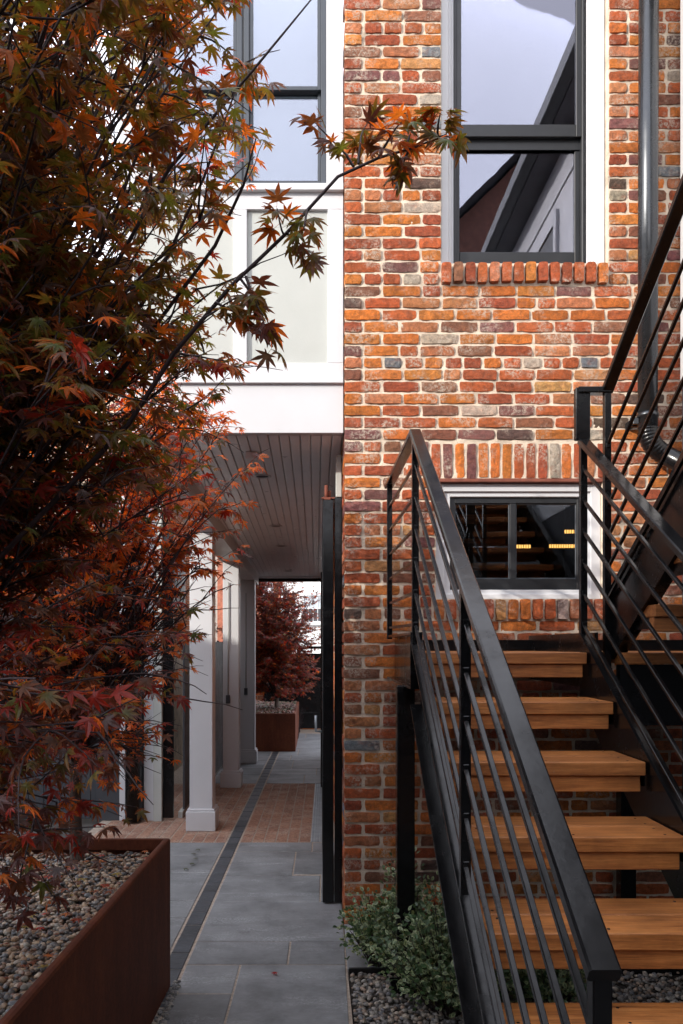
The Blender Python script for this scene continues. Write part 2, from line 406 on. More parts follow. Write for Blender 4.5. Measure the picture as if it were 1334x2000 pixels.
while yy < 8.88:
    sl.box(rx(GX0, yy), rx(GX1, yy), yy, yy + .007, -.015, -.001); yy += .016
for k in range(1, 5):
    xx = GX0 + (GX1 - GX0) * k / 5; sl.sweep([(-.002, -.012), (.002, -.012), (.002, .0005), (-.002, .0005)], (rx(xx, 6.25), 6.25, 0), (rx(xx, 8.88), 8.88, 0))
o = sl.build('grate_bars', 'grate', gr); o['kind'] = 'stuff'

# ------------------------------------------------------------------ brick house
FY = 4.42; LX = .158; RXF = 2.06; CH = .0671
TINTS = [((.56, .165, .035), 22), ((.46, .11, .038), 26), ((.36, .082, .036), 17), ((.58, .20, .045), 6), ((.50, .19, .085), 9), ((.25, .10, .06), 8),
         ((.21, .085, .08), 6), ((.56, .27, .10), 1.5), ((.17, .19, .21), 1.8), ((.44, .36, .29), 2), ((.12, .075, .06), 3)]
def tintpick():
    t = random.choices([a for a, _ in TINTS], [b for _, b in TINTS])[0]
    k = random.uniform(.80, 1.16); return tuple(c * k * random.uniform(.94, 1.06) for c in t)
def brick_geo(x0, x1, z0, z1, yf, depth, tint, m=None, nx=6, nz=3):
    """brick whose face looks along -Y, with worn irregular edges"""
    m = m or MB(); L = x1 - x0; H = z1 - z0; vs = []; 
    yj = yf + random.uniform(-.0025, .0035); tilt = random.uniform(-.03, .03)
    wob = [random.uniform(-.0022, .0022) for _ in range(nx + 1)]; wob2 = [random.uniform(-.0022, .0022) for _ in range(nx + 1)]
    if H > L: nx, nz = nz, nx; wob = [random.uniform(-.002, .002)] * (nx + 1); wob2 = wob
    def pt(i, j):
        u, v = i / nx, j / nz; x = x0 + L * u; z = z0 + H * v; yy = yj + (u - .5) * tilt * .06
        e = (i in (0, nx)) + (j in (0, nz))
        if i == 0: x += random.uniform(0, .0045)
        if i == nx: x -= random.uniform(0, .0045)
        if j == 0: z += wob[i] + random.uniform(-.0005, .002)
        if j == nz: z += wob2[i] - random.uniform(-.0005, .002)
        if e == 2: x += (.004 if i == 0 else -.004) * random.random(); z += (.003 if j == 0 else -.003) * random.random(); yy += random.uniform(.002, .006)
        elif e == 1: yy += random.uniform(.0002, .0032)
        else: yy += random.uniform(-.0012, .0018)
        return (x, yy, z)
    for j in range(nz + 1):
        for i in range(nx + 1): vs.append(pt(i, j))
    fs = [(j * (nx + 1) + i, j * (nx + 1) + i + 1, (j + 1) * (nx + 1) + i + 1, (j + 1) * (nx + 1) + i) for j in range(nz) for i in range(nx)]
    loop = [i for i in range(nx + 1)] + [j * (nx + 1) + nx for j in range(1, nz + 1)] + [nz * (nx + 1) + i for i in range(nx - 1, -1, -1)] + [j * (nx + 1) for j in range(nz - 1, 0, -1)]
    b = len(vs); vs += [(vs[k][0], yf + depth, vs[k][2]) for k in loop]; n = len(loop)
    fs += [(loop[(k + 1) % n], loop[k], b + k, b + (k + 1) % n) for k in range(n)]
    m.add(vs, fs, tint, False); return m
house = empty('brick_house', (1.1, 4.42, 0)); tag(house, 'old brick house wall with reclaimed orange bricks and pale mortar behind the black stairs', 'house')
WU = (.703, 1.645, 3.694, 5.42)      # upper opening
WL = (.669, 1.612, 1.814, 2.488)     # lower opening
SU = (.695, 1.640, 3.583, 3.694); SLW = (.655, 1.622, 1.700, 1.814); AR = (.640, 1.640, 2.495, 2.690)
HOLES = [WU, WL]; ZONES = [(SU[0] - .006, SU[1] + .006, SU[2] - .008, SU[3]), (SLW[0] - .006, SLW[1] + .006, SLW[2] - .008, SLW[3]), (AR[0] - .006, AR[1] + .006, AR[2] - .01, AR[3] + .006), WU, WL]
# mortar bed with real relief
step = .0125; xs = np.arange(LX + .004, RXF + .02, step); zs = np.arange(-.05, 5.75, step)
def vnoise(X, Z, s, seed):
    r2 = np.random.default_rng(seed); G = r2.random((260, 260)); gx = X / s % 250; gz = Z / s % 250
    ix = gx.astype(int); iz = gz.astype(int); fx = gx - ix; fz = gz - iz; fx = fx * fx * (3 - 2 * fx); fz = fz * fz * (3 - 2 * fz)
    return (G[ix, iz] * (1 - fx) + G[ix + 1, iz] * fx) * (1 - fz) + (G[ix, iz + 1] * (1 - fx) + G[ix + 1, iz + 1] * fx) * fz
XX, ZZ = np.meshgrid(xs, zs, indexing='ij')
D = (vnoise(XX, ZZ, .03, 1) - .5) * .0055 + (vnoise(XX, ZZ, .012, 2) - .5) * .0055 + (vnoise(XX, ZZ, .25, 3) - .5) * .0015
V = np.stack([XX, FY + .0092 + D, ZZ], -1).reshape(-1, 3)
nx_, nz_ = len(xs), len(zs); ii, jj = np.meshgrid(np.arange(nx_ - 1), np.arange(nz_ - 1), indexing='ij')
cx = xs[ii] + step / 2; cz = zs[jj] + step / 2; keep = np.ones_like(cx, bool)
for a, b, c, d in HOLES: keep &= ~((cx > a) & (cx < b) & (cz > c) & (cz < d))
ii, jj = ii[keep], jj[keep]; F = np.stack([ii * nz_ + jj, (ii + 1) * nz_ + jj, (ii + 1) * nz_ + jj + 1, ii * nz_ + jj + 1], -1)
wall = link('wall', npmesh('wall', V, F, None, M['mortar'], True), house)
for a, b, c, d in HOLES:
    rv = MB()
    rv.box(b - .001, b + .05, FY + .011, FY + .3, c - .05, d); rv.box(a - .05, a + .001, FY + .011, FY + .3, c - .05, d)
    rv.box(a - .05, b + .05, FY + .0115, FY + .3, c - .05, c + .002); rv.box(a - .05, b + .05, FY + .0115, FY + .3, d, d + .05)
    rv.build('reveal', 'mortar', house)
random.seed(21)
bricks = []   # (score, args)
kmin = int((0 - 3.14) / CH) - 1
for k in range(kmin, 37):
    zc = 3.140 + k * CH; z0, z1 = zc - CH / 2 + .0062, zc + CH / 2 - .0062
    head = (k % 7 == 0)
    # free intervals of the course
    iv = [(LX, RXF)]
    for a, b, c, d in ZONES:
        if zc + .018 > c and zc - .018 < d:
            nv = []
            for p, q in iv:
                if b <= p or a >= q: nv.append((p, q)); continue
                if a > p: nv.append((p, a))
                if b < q: nv.append((b, q))
            iv = nv
    for p, q in iv:
        x = p + (0 if p in (LX,) or True else 0); first = True
        start = .1 if (k % 2) else .203
        while x < q - .025:
            L = (start if first else (random.uniform(.092, .102) if head or random.random() < .09 else random.uniform(.190, .212)))
            if first and head: L = .1
            x1 = min(x + L, q)
            if q - x1 < .05: x1 = q
            dp = .19 if (first and p == LX and L < .15) else .1
            px = 617 + 1540 * (x + x1) / 2 / FY; py = 1262 - 1540 * (zc - EYE) / FY
            vis = 0 < px < 1334 and 0 < py < 1800 and not (px > 880 and py > 1240)
            yf = FY
            bricks.append(((x1 - x) * (1 if vis else .01), (x, x1, z0, z1, yf, dp)))
            x = x1 + random.uniform(.010, .016); first = False
for (a, b, c, d), n, pr in ((SU, 14, .028), (SLW, 14, .024), (AR, 15, -.002)):
    pitch = (b - a) / n
    for i in range(n):
        dz = random.uniform(-.004, .004)
        bricks.append((.3, (a + pitch * i + .006, a + pitch * (i + 1) - .006, c + dz, d + dz * .3 - .002, FY - pr, .12)))
bricks.sort(key=lambda t: -t[0])
rest = MB()
for n, (s, a) in enumerate(bricks):
    if n < 300: brick_geo(*a, tintpick()).build('brick', 'brick', wall)
    else: brick_geo(*a, tintpick(), m=rest)
o = rest.build('wall_bricks', 'brick', wall); o['kind'] = 'stuff'
# return of the house along the passage
ret = MB(); k = kmin
MB().box(LX + .009, LX + .3, FY + .02, 11.2, -.05, 2.9).build('passage_wall', 'mortar', house)
while 3.14 + k * CH < 2.78:
    zc = 3.140 + k * CH; y = FY + (.2 if k % 2 else .11)
    while y < 11:
        L = random.uniform(.19, .21); dx = random.uniform(-.002, .004)
        ret.box(LX + dx, LX + .05, y, y + L, zc - CH / 2 + .0055, zc + CH / 2 - .0055, c=.004, tint=tintpick()); y += L + .012
    k += 1
o = ret.build('passage_bricks', 'brick', house); o['kind'] = 'stuff'
# upper window
w = empty('window', (1.17, 4.47, 3.7), house); w['label'] = 'tall double-hung window'
YT = FY + .055
def ring(name, mat, parent, x0, x1, z0, z1, t, y0, y1, c=.0025, tl=None, tr=None, tt=None, tb=None):
    tl = t if tl is None else tl; tr = t if tr is None else tr; tt = t if tt is None else tt; tb = t if tb is None else tb
    m = MB(); m.box(x0, x0 + tl, y0, y1, z0, z1, c=c); m.box(x1 - tr, x1, y0, y1, z0, z1, c=c)
    m.box(x0 + tl, x1 - tr, y0 + .0005, y1 - .0005, z1 - tt, z1, c=c); m.box(x0 + tl, x1 - tr, y0 + .0005, y1 - .0005, z0, z0 + tb, c=c)
    return m.build(name, mat, parent)
ring('casing', 'white', w, WU[0] + .003, WU[1] - .003, WU[2] + .003, WU[3] - .003, .05, YT, YT + .05, tr=.055, tb=.012, c=.007)
ring('brickmould', 'white', w, WU[0] + .048, WU[1] - .052, WU[2] + .014, WU[3] - .05, .022, YT + .018, YT + .07, tb=.012, tl=.022, c=.006)
ring('stop', 'white', w, WU[0] + .069, WU[1] - .073, WU[2] + .022, WU[3] - .07, .016, YT + .03, YT + .08, tb=.006, tr=.026)
ring('frame', 'dark_frame', w, .787, 1.532, 3.722, 5.36, .014, YT + .022, YT + .12, tb=.02)
ring('sash', 'dark_frame', w, .800, 1.519, 4.462, 5.35, .031, YT + .03, YT + .058, tb=.07)
MB().box(.80, 1.519, YT + .060, YT + .066, 4.405, 4.462).build('meeting_rail_gasket', 'dark_frame', w)
ring('sash', 'dark_frame', w, .800, 1.519, 3.742, 4.50, .028, YT + .068, YT + .095, tb=.08, tt=.075)
B('pane', 'glass', w, .829, 1.49, YT + .042, YT + .046, 4.53, 5.32, c=0)
B('pane', 'glass', w, .826, 1.493, YT + .079, YT + .083, 3.82, 4.43, c=0)
B('sill_edge', 'white', w, .75, 1.58, YT - .002, YT + .022, 3.698, 3.722)
MB().box(.72, 1.62, YT + .14, YT + .155, 3.70, 3.745).build('stool', 'room', w)
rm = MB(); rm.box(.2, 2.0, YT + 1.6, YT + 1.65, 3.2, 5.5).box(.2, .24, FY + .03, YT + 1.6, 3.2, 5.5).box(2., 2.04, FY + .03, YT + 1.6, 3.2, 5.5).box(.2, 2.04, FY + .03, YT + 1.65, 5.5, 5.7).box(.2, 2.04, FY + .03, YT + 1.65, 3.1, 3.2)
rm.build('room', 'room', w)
# lower window
w2 = empty('window', (1.14, 4.47, 1.82), house); w2['label'] = 'small two-pane basement window'
YL = FY + .04
ring('casing', 'white', w2, WL[0] + .002, WL[1] - .002, WL[2] + .002, WL[3] - .018, .055, YL, YL + .05, tb=.030, tt=.045)
ring('brickmould', 'white', w2, WL[0] + .055, WL[1] - .055, WL[2] + .030, WL[3] - .06, .038, YL + .016, YL + .06, tb=.026, tt=.030)
B('lintel', 'rust', w2, WL[0] - .02, WL[1] + .02, FY + .004, FY + .12, WL[3] - .016, WL[3] + .004)
ring('sash', 'dark_frame', w2, .764, 1.518, 1.872, 2.398, .03, YL + .034, YL + .075, tb=.062, tt=.034)
B('mullion', 'dark_frame', w2, 1.107, 1.141, YL + .036, YL + .073, 1.934, 2.364)
ring('bead', 'slate_frame', w2, .794, 1.107, 1.934, 2.364, .006, YL + .045, YL + .06); ring('bead', 'slate_frame', w2, 1.141, 1.488, 1.934, 2.364, .006, YL + .045, YL + .06)
B('pane', 'glassl', w2, .794, 1.107, YL + .05, YL + .054, 1.936, 2.362, c=0); B('pane', 'glassl', w2, 1.141, 1.488, YL + .05, YL + .054, 1.936, 2.362, c=0)
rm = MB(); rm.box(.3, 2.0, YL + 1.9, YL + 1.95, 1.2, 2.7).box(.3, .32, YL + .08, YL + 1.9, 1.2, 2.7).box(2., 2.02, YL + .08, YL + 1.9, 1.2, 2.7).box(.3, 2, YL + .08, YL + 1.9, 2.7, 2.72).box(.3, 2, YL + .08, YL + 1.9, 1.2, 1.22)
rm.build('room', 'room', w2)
lt = MB()
for (xa, xb, zz) in ((1.63, 1.86, 2.30), (1.53, 1.88, 2.205), (1.30, 1.42, 2.203)):
    n = int((xb - xa) / .016)
    for i in range(n): lt.box(xa + i * .016, xa + i * .016 + .009, YL + .70, YL + .71, zz - .011, zz + .011)
lt.build('strip_light', 'gold', w2)
wd = MB()
for i in range(5): wd.box(.55, 1.25, YL + .75, YL + .95, 1.75 + i * .16, 1.78 + i * .16)
wd.build('inner_stair', 'wood', w2)
# downpipe
dp = empty('downpipe', (1.88, 4.33, 2.7), house)
DX, DY = kx(1269, 4.30), 4.32
MB().tube([(DX + .005, DY, 5.7), (DX, DY, 4.2), (DX - .003, DY, 2.74)], [.052] * 3, 28).build('pipe', 'lead', dp)
pts = []; rad = []
for i in range(0, 31):
    a = math.radians(i / 30 * 62); r0 = .16
    pts.append((DX - .003 + r0 - r0 * math.cos(a), DY, 2.745 - r0 * math.sin(a))); rad.append(.0535 + (.0028 if i % 3 == 1 else -.001))
MB().tube(pts, rad, 24).build('elbow', 'black', dp)
e = Vector(pts[-1]); d2 = Vector((math.sin(R(62)), 0, -math.cos(R(62))))
MB().tube([e - d2 * .01, e + d2 * .5], [.052] * 2, 24).build('pipe', 'black', dp)
MB().tube([(DX - .003, DY, 2.80), (DX - .003, DY, 2.825)], .0565, 24).build('collar', 'lead', dp)
MB().box(DX - .085, DX - .055, DY - .01, FY + .01, 2.765, 2.80, c=.002).box(DX - .09, DX - .05, DY + .02, DY + .028, 2.76, 2.81, c=.002).build('bracket', 'lead', dp)

# ------------------------------------------------------------------ white annex over the passage
AY = 4.475
ann = empty('white_annex', (-.5, 4.48, 2.76)); tag(ann, 'white panelled upper storey over the covered passage, left of the brick house', 'building')
AL, ARX = -1.12, .156
def Ab(name, mat, x0, x1, z0, z1, dy=0, d=.04, c=.002): return B(name, mat, ann, x0, x1, AY + dy, AY + dy + d, z0, z1, c=c)
Ab('fascia', 'white', AL, ARX, 2.76, 3.038, 0, .05)
Ab('drip_ledge', 'white', AL - .01, ARX, 3.038, 3.062, -.022, .07)
Ab('rail', 'white', AL, ARX, 3.062, 3.158, 0, .05)
Ab('rail', 'white', AL, ARX, 4.03, 4.124, 0, .05)
Ab('sill', 'white', AL - .01, ARX, 4.124, 4.162, -.03, .08)
for a, b in ((.067, ARX), (-.47, -.392), (-1.12, -1.03)): Ab('batten', 'white', a, b, 3.158, 4.03, 0, .05)
for a, b in ((-.392, .067), (-1.03, -.47)): Ab('panel', 'offwhite', a, b, 3.158, 4.03, .021, .02, c=0)
Ab('corner_board', 'white', .060, ARX, 4.162, 5.9, 0, .05); Ab('corner_board', 'white', AL, -.93, 4.162, 5.9, 0, .05)
Ab('header', 'white', -.93, .060, 5.45, 5.9, 0, .05)
for (a, b) in ((-.410, .060), (-.90, -.420)):
    ww = empty('window', (a + .2, AY, 4.17), ann)
    ring('frame', 'slate_frame', ww, a, b, 4.163, 5.45, .030, AY + .012, AY + .10)
    ring('sash', 'slate_frame', ww, a + .030, b - .030, 4.193, 4.74, .020, AY + .05, AY + .08, tb=.03, tt=.018)
    ring('sash', 'slate_frame', ww, a + .030, b - .030, 4.722, 5.42, .022, AY + .022, AY + .048, tb=.024)
    B('pane', 'glassb', ww, a + .045, b - .045, AY + .062, AY + .066, 4.22, 4.73, c=0); B('pane', 'glassb', ww, a + .045, b - .045, AY + .034, AY + .038, 4.745, 5.40, c=0)
    B('roller_shade', 'shade', ww, a + .01, b - .01, AY + .13, AY + .134, 4.17, 5.45, c=0)
Ab('mullion', 'dark_frame', -.420, -.410, 4.163, 5.45, .02, .06, c=0); Ab('jamb', 'white', -.93, -.90, 4.163, 5.45, 0.001, .05)
MB().box(AL, AL + .04, AY + .051, 11.0, 2.95, 5.9).box(AL, ARX, 11.0, 11.04, 2.95, 5.9).box(AL, ARX, AY + .05, 11.04, 5.9, 5.94).box(ARX - .02, ARX, AY + .14, 11.0, 2.9, 5.9).box(AL + .04, ARX - .02, AY + .14, AY + .15, 3.06, 4.15).build('outer_wall', 'white', ann)
def cz_(y): return EYE + 1.367 - .0352 * y
ceil = empty('ceiling', (-.4, 7, 2.6), ann)
MB().add([(AL, AY + .05, cz_(AY) + .02), (LX, AY + .05, cz_(AY) + .02), (LX, 11, cz_(11) + .02), (AL, 11, cz_(11) + .02)], [(0, 1, 2, 3)]).build('backing', 'ceilp', ceil)
x = .15; bw = .0612
while x - bw > -1.14:
    a, b = x - bw + .007, x; h = .010
    MB().add([(q, yy, cz_(yy) + dz) for yy in (AY + .052, 10.99) for q, dz in ((a, h), (a, .002), (a + .004, 0), (b - .004, 0), (b, .002), (b, h))],
             [(i, i + 1, i + 7, i + 6) for i in range(5)] + [(5, 0, 6, 11)]).build('board', 'ceilp', ceil)
    x -= bw
for yy in (5.45, 7.28, 8.41, 10.46):
    t = MB(); zz = cz_(yy); n = 28; vs = []
    for r_, dz in ((.062, 0), (.060, -.006), (.048, -.006), (.044, .0), (.040, .02)):
        for k in range(n): vs.append((-.37 + r_ * math.cos(2 * math.pi * k / n), yy + r_ * math.sin(2 * math.pi * k / n), zz + dz - .0352 * 0))
    fs = [(j * n + k, j * n + (k + 1) % n, (j + 1) * n + (k + 1) % n, (j + 1) * n + k) for j in range(4) for k in range(n)]
    t.add(vs, fs, None, True); t.build('downlight', 'white', ceil)
    t = MB(); t.add([(-.37 + .042 * math.cos(2 * math.pi * k / n), yy + .042 * math.sin(2 * math.pi * k / n), zz + .004 - .006) for k in range(n)], [tuple(range(n))]); t.build('lens', 'room', ceil)
B('junction_box', 'white', ceil, -.43, -.36, 4.83, 4.90, cz_(4.9) - .045, cz_(4.9))
MB().box(-1.2, .155, 11.0, 11.05, 2.50, 2.66).build('end_header', 'ceilp', ann); MB().box(-1.2, .155, 11.05, 11.12, 2.455, 2.66).build('steel_track', 'black', ann)
sbm = MB(); sbm.add([(rx(q, yy) - .0, yy, z) for yy in (4.56, 11.0) for q, z in ((-1.10, cz_(yy) - .13), (-.885, cz_(yy) - .13), (-.885, cz_(yy) + .01), (-1.10, cz_(yy) + .01))],
        [(0, 1, 5, 4), (1, 2, 6, 5), (3, 0, 4, 7), (0, 3, 2, 1), (4, 5, 6, 7)]).build('side_beam', 'white', ann)
for (yc, xl, xr) in ((6.62, -1.06, -.868), (8.64, -1.02, -.845), (10.42, -1.0, -.81)):
    c = empty('column', ((xl + xr) / 2, yc, 0), ann)
    B('shaft', 'white', c, xl, xr, yc, yc + .19, .16, cz_(yc) - .12, c=.004)
    B('base', 'white', c, xl - .028, xr + .028, yc - .028, yc + .218, .001, .165, c=.004)
    B('base_cap', 'white', c, xl - .018, xr + .018, yc - .018, yc + .208, .165, .185, c=.004)
# conduits on the columns
for i, (pxx, yb, Y, zb) in enumerate(((445, 1365, 8.60, 0), (480, 1350, 10.38, 0))):
    t = empty('switch_cord', (kx(pxx, Y), Y, kz(yb, Y))); tag(t, ('thin white conduit and small switch box on the middle white column' if i == 0 else 'thin white conduit and small switch box on the farthest white column'), 'conduit', 'conduits on the white columns')
    xx = kx(pxx, Y); MB().tube([(xx, Y + .025, 2.25), (xx, Y + .025, kz(yb, Y) + .03)], .006, 8).build('conduit', 'offwhite', t)
    B('switch_box', 'slate_frame', t, xx - .022, xx + .022, Y + .0, Y + .04, kz(yb, Y) - .05, kz(yb, Y) + .04)

# ------------------------------------------------------------------ near gate
gt = empty('steel_gate', (.08, 4.73, 0)); tag(gt, 'tall black steel gate standing open against the brick corner', 'gate')
MB().box(.040, .106, 4.73, 4.80, .01, 2.43, c=.004).build('leading_stile', 'black', gt)
MB().box(.045, .075, 5.78, 5.84, .03, 2.43, c=.003).build('rear_stile', 'black', gt)
MB().box(.052, .068, 4.80, 5.78, .05, 2.40).build('panel', 'black', gt)
MB().box(.045, .075, 4.80, 5.78, 2.37, 2.43, c=.003).box(.045, .075, 4.80, 5.78, .03, .09, c=.003).box(.045, .075, 4.80, 5.78, 1.1, 1.15, c=.003).build('rail', 'black', gt)
MB().box(.113, .157, 4.74, 4.80, .01, 2.445, c=.003).build('wall_jamb', 'black', gt)
MB().box(.120, .155, 4.735, 4.80, 2.446, 2.70, c=.003).build('head_block', 'offwhite', gt)
MB().box(.050, .090, 4.74, 4.79, 2.43, 2.445, c=.002).tube([(.063, 4.76, 2.44), (.063, 4.76, 2.52)], .012, 10).tube([(.083, 4.77, 2.44), (.083, 4.77, 2.49)], .008, 10).box(.035, .115, 4.745, 4.785, 2.438, 2.447).build('top_pivot', 'rust', gt)
MB().tube([(.035, 4.9, 1.02), (.0, 4.9, 1.02), (.0, 4.9, 1.12)], .008, 8).build('handle', 'grate', gt)
g2 = empty('steel_gate', (.05, 8.9, 0)); tag(g2, 'narrow black steel gate leaf further along the passage wall', 'gate')
MB().box(.052, .10, 8.6, 8.66, .01, 2.36, c=.004).build('leading_stile', 'black', g2)
MB().box(.065, .08, 8.66, 9.7, .04, 2.34).build('panel', 'black', g2)
MB().box(.058, .086, 9.7, 9.76, .01, 2.36, c=.004).build('rear_stile', 'black', g2)

# ------------------------------------------------------------------ staircase
ST = empty('outdoor_staircase', (.8, 3.2, 0)); tag(ST, 'black steel staircase with orange hardwood treads, bar railings and a landing against the brick wall', 'staircase')
SLP = .18 / .285
ud = Vector((0, -.285, -.18)).normalized()
def lowZ(c, z): return EYE - (c - SLP * z)             # height of a stair-parallel line at depth z
def upZ(e0, z): return EYE + e0 - SLP * z
random.seed(5)
def tread(zf, h, name='tread', x0=.447, x1=1.097, depth=.285, sub=True):
    t = empty(name, ((x0 + x1) / 2, zf, EYE - h), ST); top = EYE - h; d = depth / 2
    for k in (0, 1):
        dz = random.uniform(-.001, .001)
        B('board', 'wood', t, x0, x1, zf + d * k + (.002 if k else 0), zf + d * (k + 1) - (.002 if k == 0 else 0), top - .046 + dz, top + dz, c=.003)
    sc = MB()
    for xs_ in (x0 + .05, (x0 + x1) / 2, x1 - .05):
        for k in (0, 1):
            for dy in (.03, .11): sc.tube([(xs_, zf + d * k + dy, top - .004), (xs_, zf + d * k + dy, top + .0012)], .0042, 8)
    so = sc.build('screws', 'black', t); so['kind'] = 'stuff'
    if sub: B('support_board', 'wood', t, x0 + .002, x1 - .012, zf + .016, zf + .056, top - .101, top - .0475, c=.002)
    B('angle_bracket', 'black', t, x1 - .009, x1 - .002, zf + .06, zf + depth - .02, top - .09, top - .048, c=0); B('angle_bracket', 'black', t, x0 + .003, x0 + .010, zf + .06, zf + depth - .02, top - .09, top - .048, c=0)
for i in range(8):
    if i == 0: continue
    tread(3.19 - .285 * i, .026 + .18 * i)
# landing deck
ld = empty('landing_deck', (1.2, 3.7, EYE), ST); y = 3.19; top = EYE - .026
n = 0
while y < 4.25:
    B('board', 'wood', ld, .447, 1.097 if n == 0 else 2.02, y, min(y + .139, 4.28), top - .046, top, c=.003); y += .142; n += 1
B('support_board', 'wood', ld, .449, 1.085, 3.206, 3.246, top - .101, top - .0475)
MB().box(1.25, 2.02, 3.20, 3.33, top - .046, top, c=.003).build('board', 'wood', ld)
MB().box(1.25, 2.02, 3.24, 3.28, top - .30, top - .05).build('front_beam', 'black', ld)
def chan(name, x_web, dirx, c_top, c_bot, z0, z1, fl=.05, t=.008, up=False):
    m = MB(); zf = (lambda c, z: upZ(c, z)) if up else (lambda c, z: lowZ(c, z))
    def slabq(xa, xb, ca, cb):
        vs = []
        for z in (z0, z1):
            for x_, c_ in ((xa, ca), (xb, ca), (xb, cb), (xa, cb)): vs.append((x_, z, zf(c_, z)))
        m.add(vs, [(0, 1, 5, 4), (1, 2, 6, 5), (2, 3, 7, 6), (3, 0, 4, 7), (3, 2, 1, 0), (4, 5, 6, 7)])
    xa, xb = sorted((x_web, x_web + dirx * t)); slabq(xa, xb, c_top, c_bot)
    xa, xb = sorted((x_web + dirx * t, x_web + dirx * fl)); tf = .011
    s_ = -1 if up else 1
    slabq(xa, xb, c_top, c_top + s_ * tf); slabq(xa, xb, c_bot - s_ * tf, c_bot)
    return m.build(name, 'black', ST)
chan('stringer', .440, -1, 2.03, 2.31, .95, 3.26)
chan('stringer', 1.104, 1, 2.03, 2.31, .95, 3.30)
# landing frame channels
m = MB(); ZT, ZB = EYE + .058, EYE - .178
m.box(.432, .440, 3.262, 4.33, ZB, ZT); m.box(.39, .432, 3.262, 4.33, ZT - .011, ZT); m.box(.39, .432, 3.262, 4.33, ZB, ZB + .011); m.box(.39, .440, 3.254, 3.2615, ZB, ZT)
m.build('landing_channel', 'black', ST)
m = MB(); m.box(.442, 2.04, 4.30, 4.315, EYE - .09, EYE + .034); m.box(.442, 2.04, 4.315, 4.345, EYE + .02, EYE + .033); m.build('landing_channel', 'black', ST)
m = MB(); m.box(1.16, 1.168, 3.262, 4.298, ZB, ZT - .001); m.build('landing_channel', 'black', ST)
B('support_post', 'black', ST, .366, .446, 3.55, 3.63, 0.0, ZB, c=.005)
B('support_post', 'black', ST, 1.62, 1.70, 3.35, 3.43, 0.0, EYE - .33, c=.005)
B('support_post', 'black', ST, 1.62, 1.70, 4.18, 4.26, 0.0, EYE - .10, c=.005)
B('post_foot', 'black', ST, .34, .47, 3.52, 3.66, -.01, .012, c=.002)
def railing(label, X, z0, z1, cfun, c_rail, c_bars, c_base, posts, rail_w=.047, rail_h=.026, name='railing'):
    r = empty(name, (X, z0, 1.5), ST); r['label'] = label
    off = rail_h / 2 * 1.18
    MB().bar((X, z0, cfun(c_rail, z0) - off), (X, z1, cfun(c_rail, z1) - off), rail_w, rail_h, c=.004, right=(1, 0, 0)).build('handrail', 'black', r)
    for c in c_bars: MB().bar((X, z0 if z0 > z1 else z0, cfun(c, z0)), (X, z1, cfun(c, z1)), .0125, .0125, c=.0015, right=(1, 0, 0)).build('bar', 'black', r)
    for zp in posts:
        MB().bar((X, zp, cfun(c_base, zp) - .03), (X, zp, cfun(c_rail, zp) - .02), .028, .028, c=.002, right=(1, 0, 0)).build('post', 'black', r)
        clips = MB()
        for c in c_bars: clips.box(X - .009, X + .009, zp - .018, zp + .018, cfun(c, zp) - .010, cfun(c, zp) + .010, c=.002)
        ow = clips.build('weld', 'black', r); ow['kind'] = 'stuff'
    return r
bars = [1.298 + .1318 * k for k in range(6)]
rl = railing('left railing of the lower flight', .408, 3.25, 1.115, lowZ, 1.155, bars, 2.035, (3.24, 2.157, 1.135))
#MB().bar((.408, 1.09, lowZ(1.155, 1.085) - .012), (.408, 1.065, lowZ(1.155, 1.085) - .042), .047, .024, c=.004, right=(1, 0, 0)).build('rail_end', 'black', rl)
# level part beside the landing
r = empty('railing', (.405, 3.8, 1.6), ST); r['label'] = 'level railing at the left of the landing'
HT = EYE + .892
MB().bar((.408, 3.24, HT - .014), (.400, 4.335, HT - .014), .047, .026, c=.004, right=(1, 0, 0)).build('handrail', 'black', r)
MB().bar((.400, 4.285, ZT - .02), (.400, 4.285, HT - .02), .028, .028, right=(1, 0, 0)).build('post', 'black', r)
for c in bars: MB().bar((.408, 3.24, lowZ(c, 3.24)), (.400, 4.285, lowZ(c, 3.24) + .01), .0125, .0125, c=.0015, right=(1, 0, 0)).build('bar', 'black', r)
# right railing of the lower flight
bars2 = [1.345 + .131 * k for k in range(6)]
rr = railing('right railing of the lower flight', 1.122, 3.31, .9, lowZ, 1.215, bars2, 2.06, (3.31,), name='railing')
MB().bar((1.122, 1.0, lowZ(2.03, 1.0)), (1.122, 1.0, lowZ(1.215, 1.0) - .02), .028, .028, right=(1, 0, 0)).build('post', 'black', rr)
# upper flight
UX = 1.222; E0 = 3.176
ubars = [2.93 - .130 * k for k in range(6)]
ru = railing('railing of the upper flight', UX, 3.31, .75, upZ, E0, ubars, 2.0, (3.31,), rail_w=.047)
TZ = upZ(E0, 3.31)
MB().bar((1.100, 3.315, TZ - .013), (UX + .012, 3.315, TZ - .013), .05, .026, c=.004, right=(0, 1, 0)).build('newel_cap', 'black', ru)
MB().box(1.088, 1.150, 3.30, 3.33, EYE + .865, TZ - .001, c=.004).build('newel_plate', 'black', ru)
chan('stringer', 1.236, 1, 2.34, 2.03, .6, 3.30, up=True)
chan('stringer', 2.03, -1, 2.34, 2.03, .6, 3.30, up=True)
for j in range(1, 10):
    tread(3.19 - .285 * (j), -(-.026 + .18 * j), x0=1.25, x1=2.02)
B('newel_base', 'black', ST, UX - .014, UX + .016, 3.29, 3.33, EYE - .30, upZ(2.0, 3.31), c=.002)

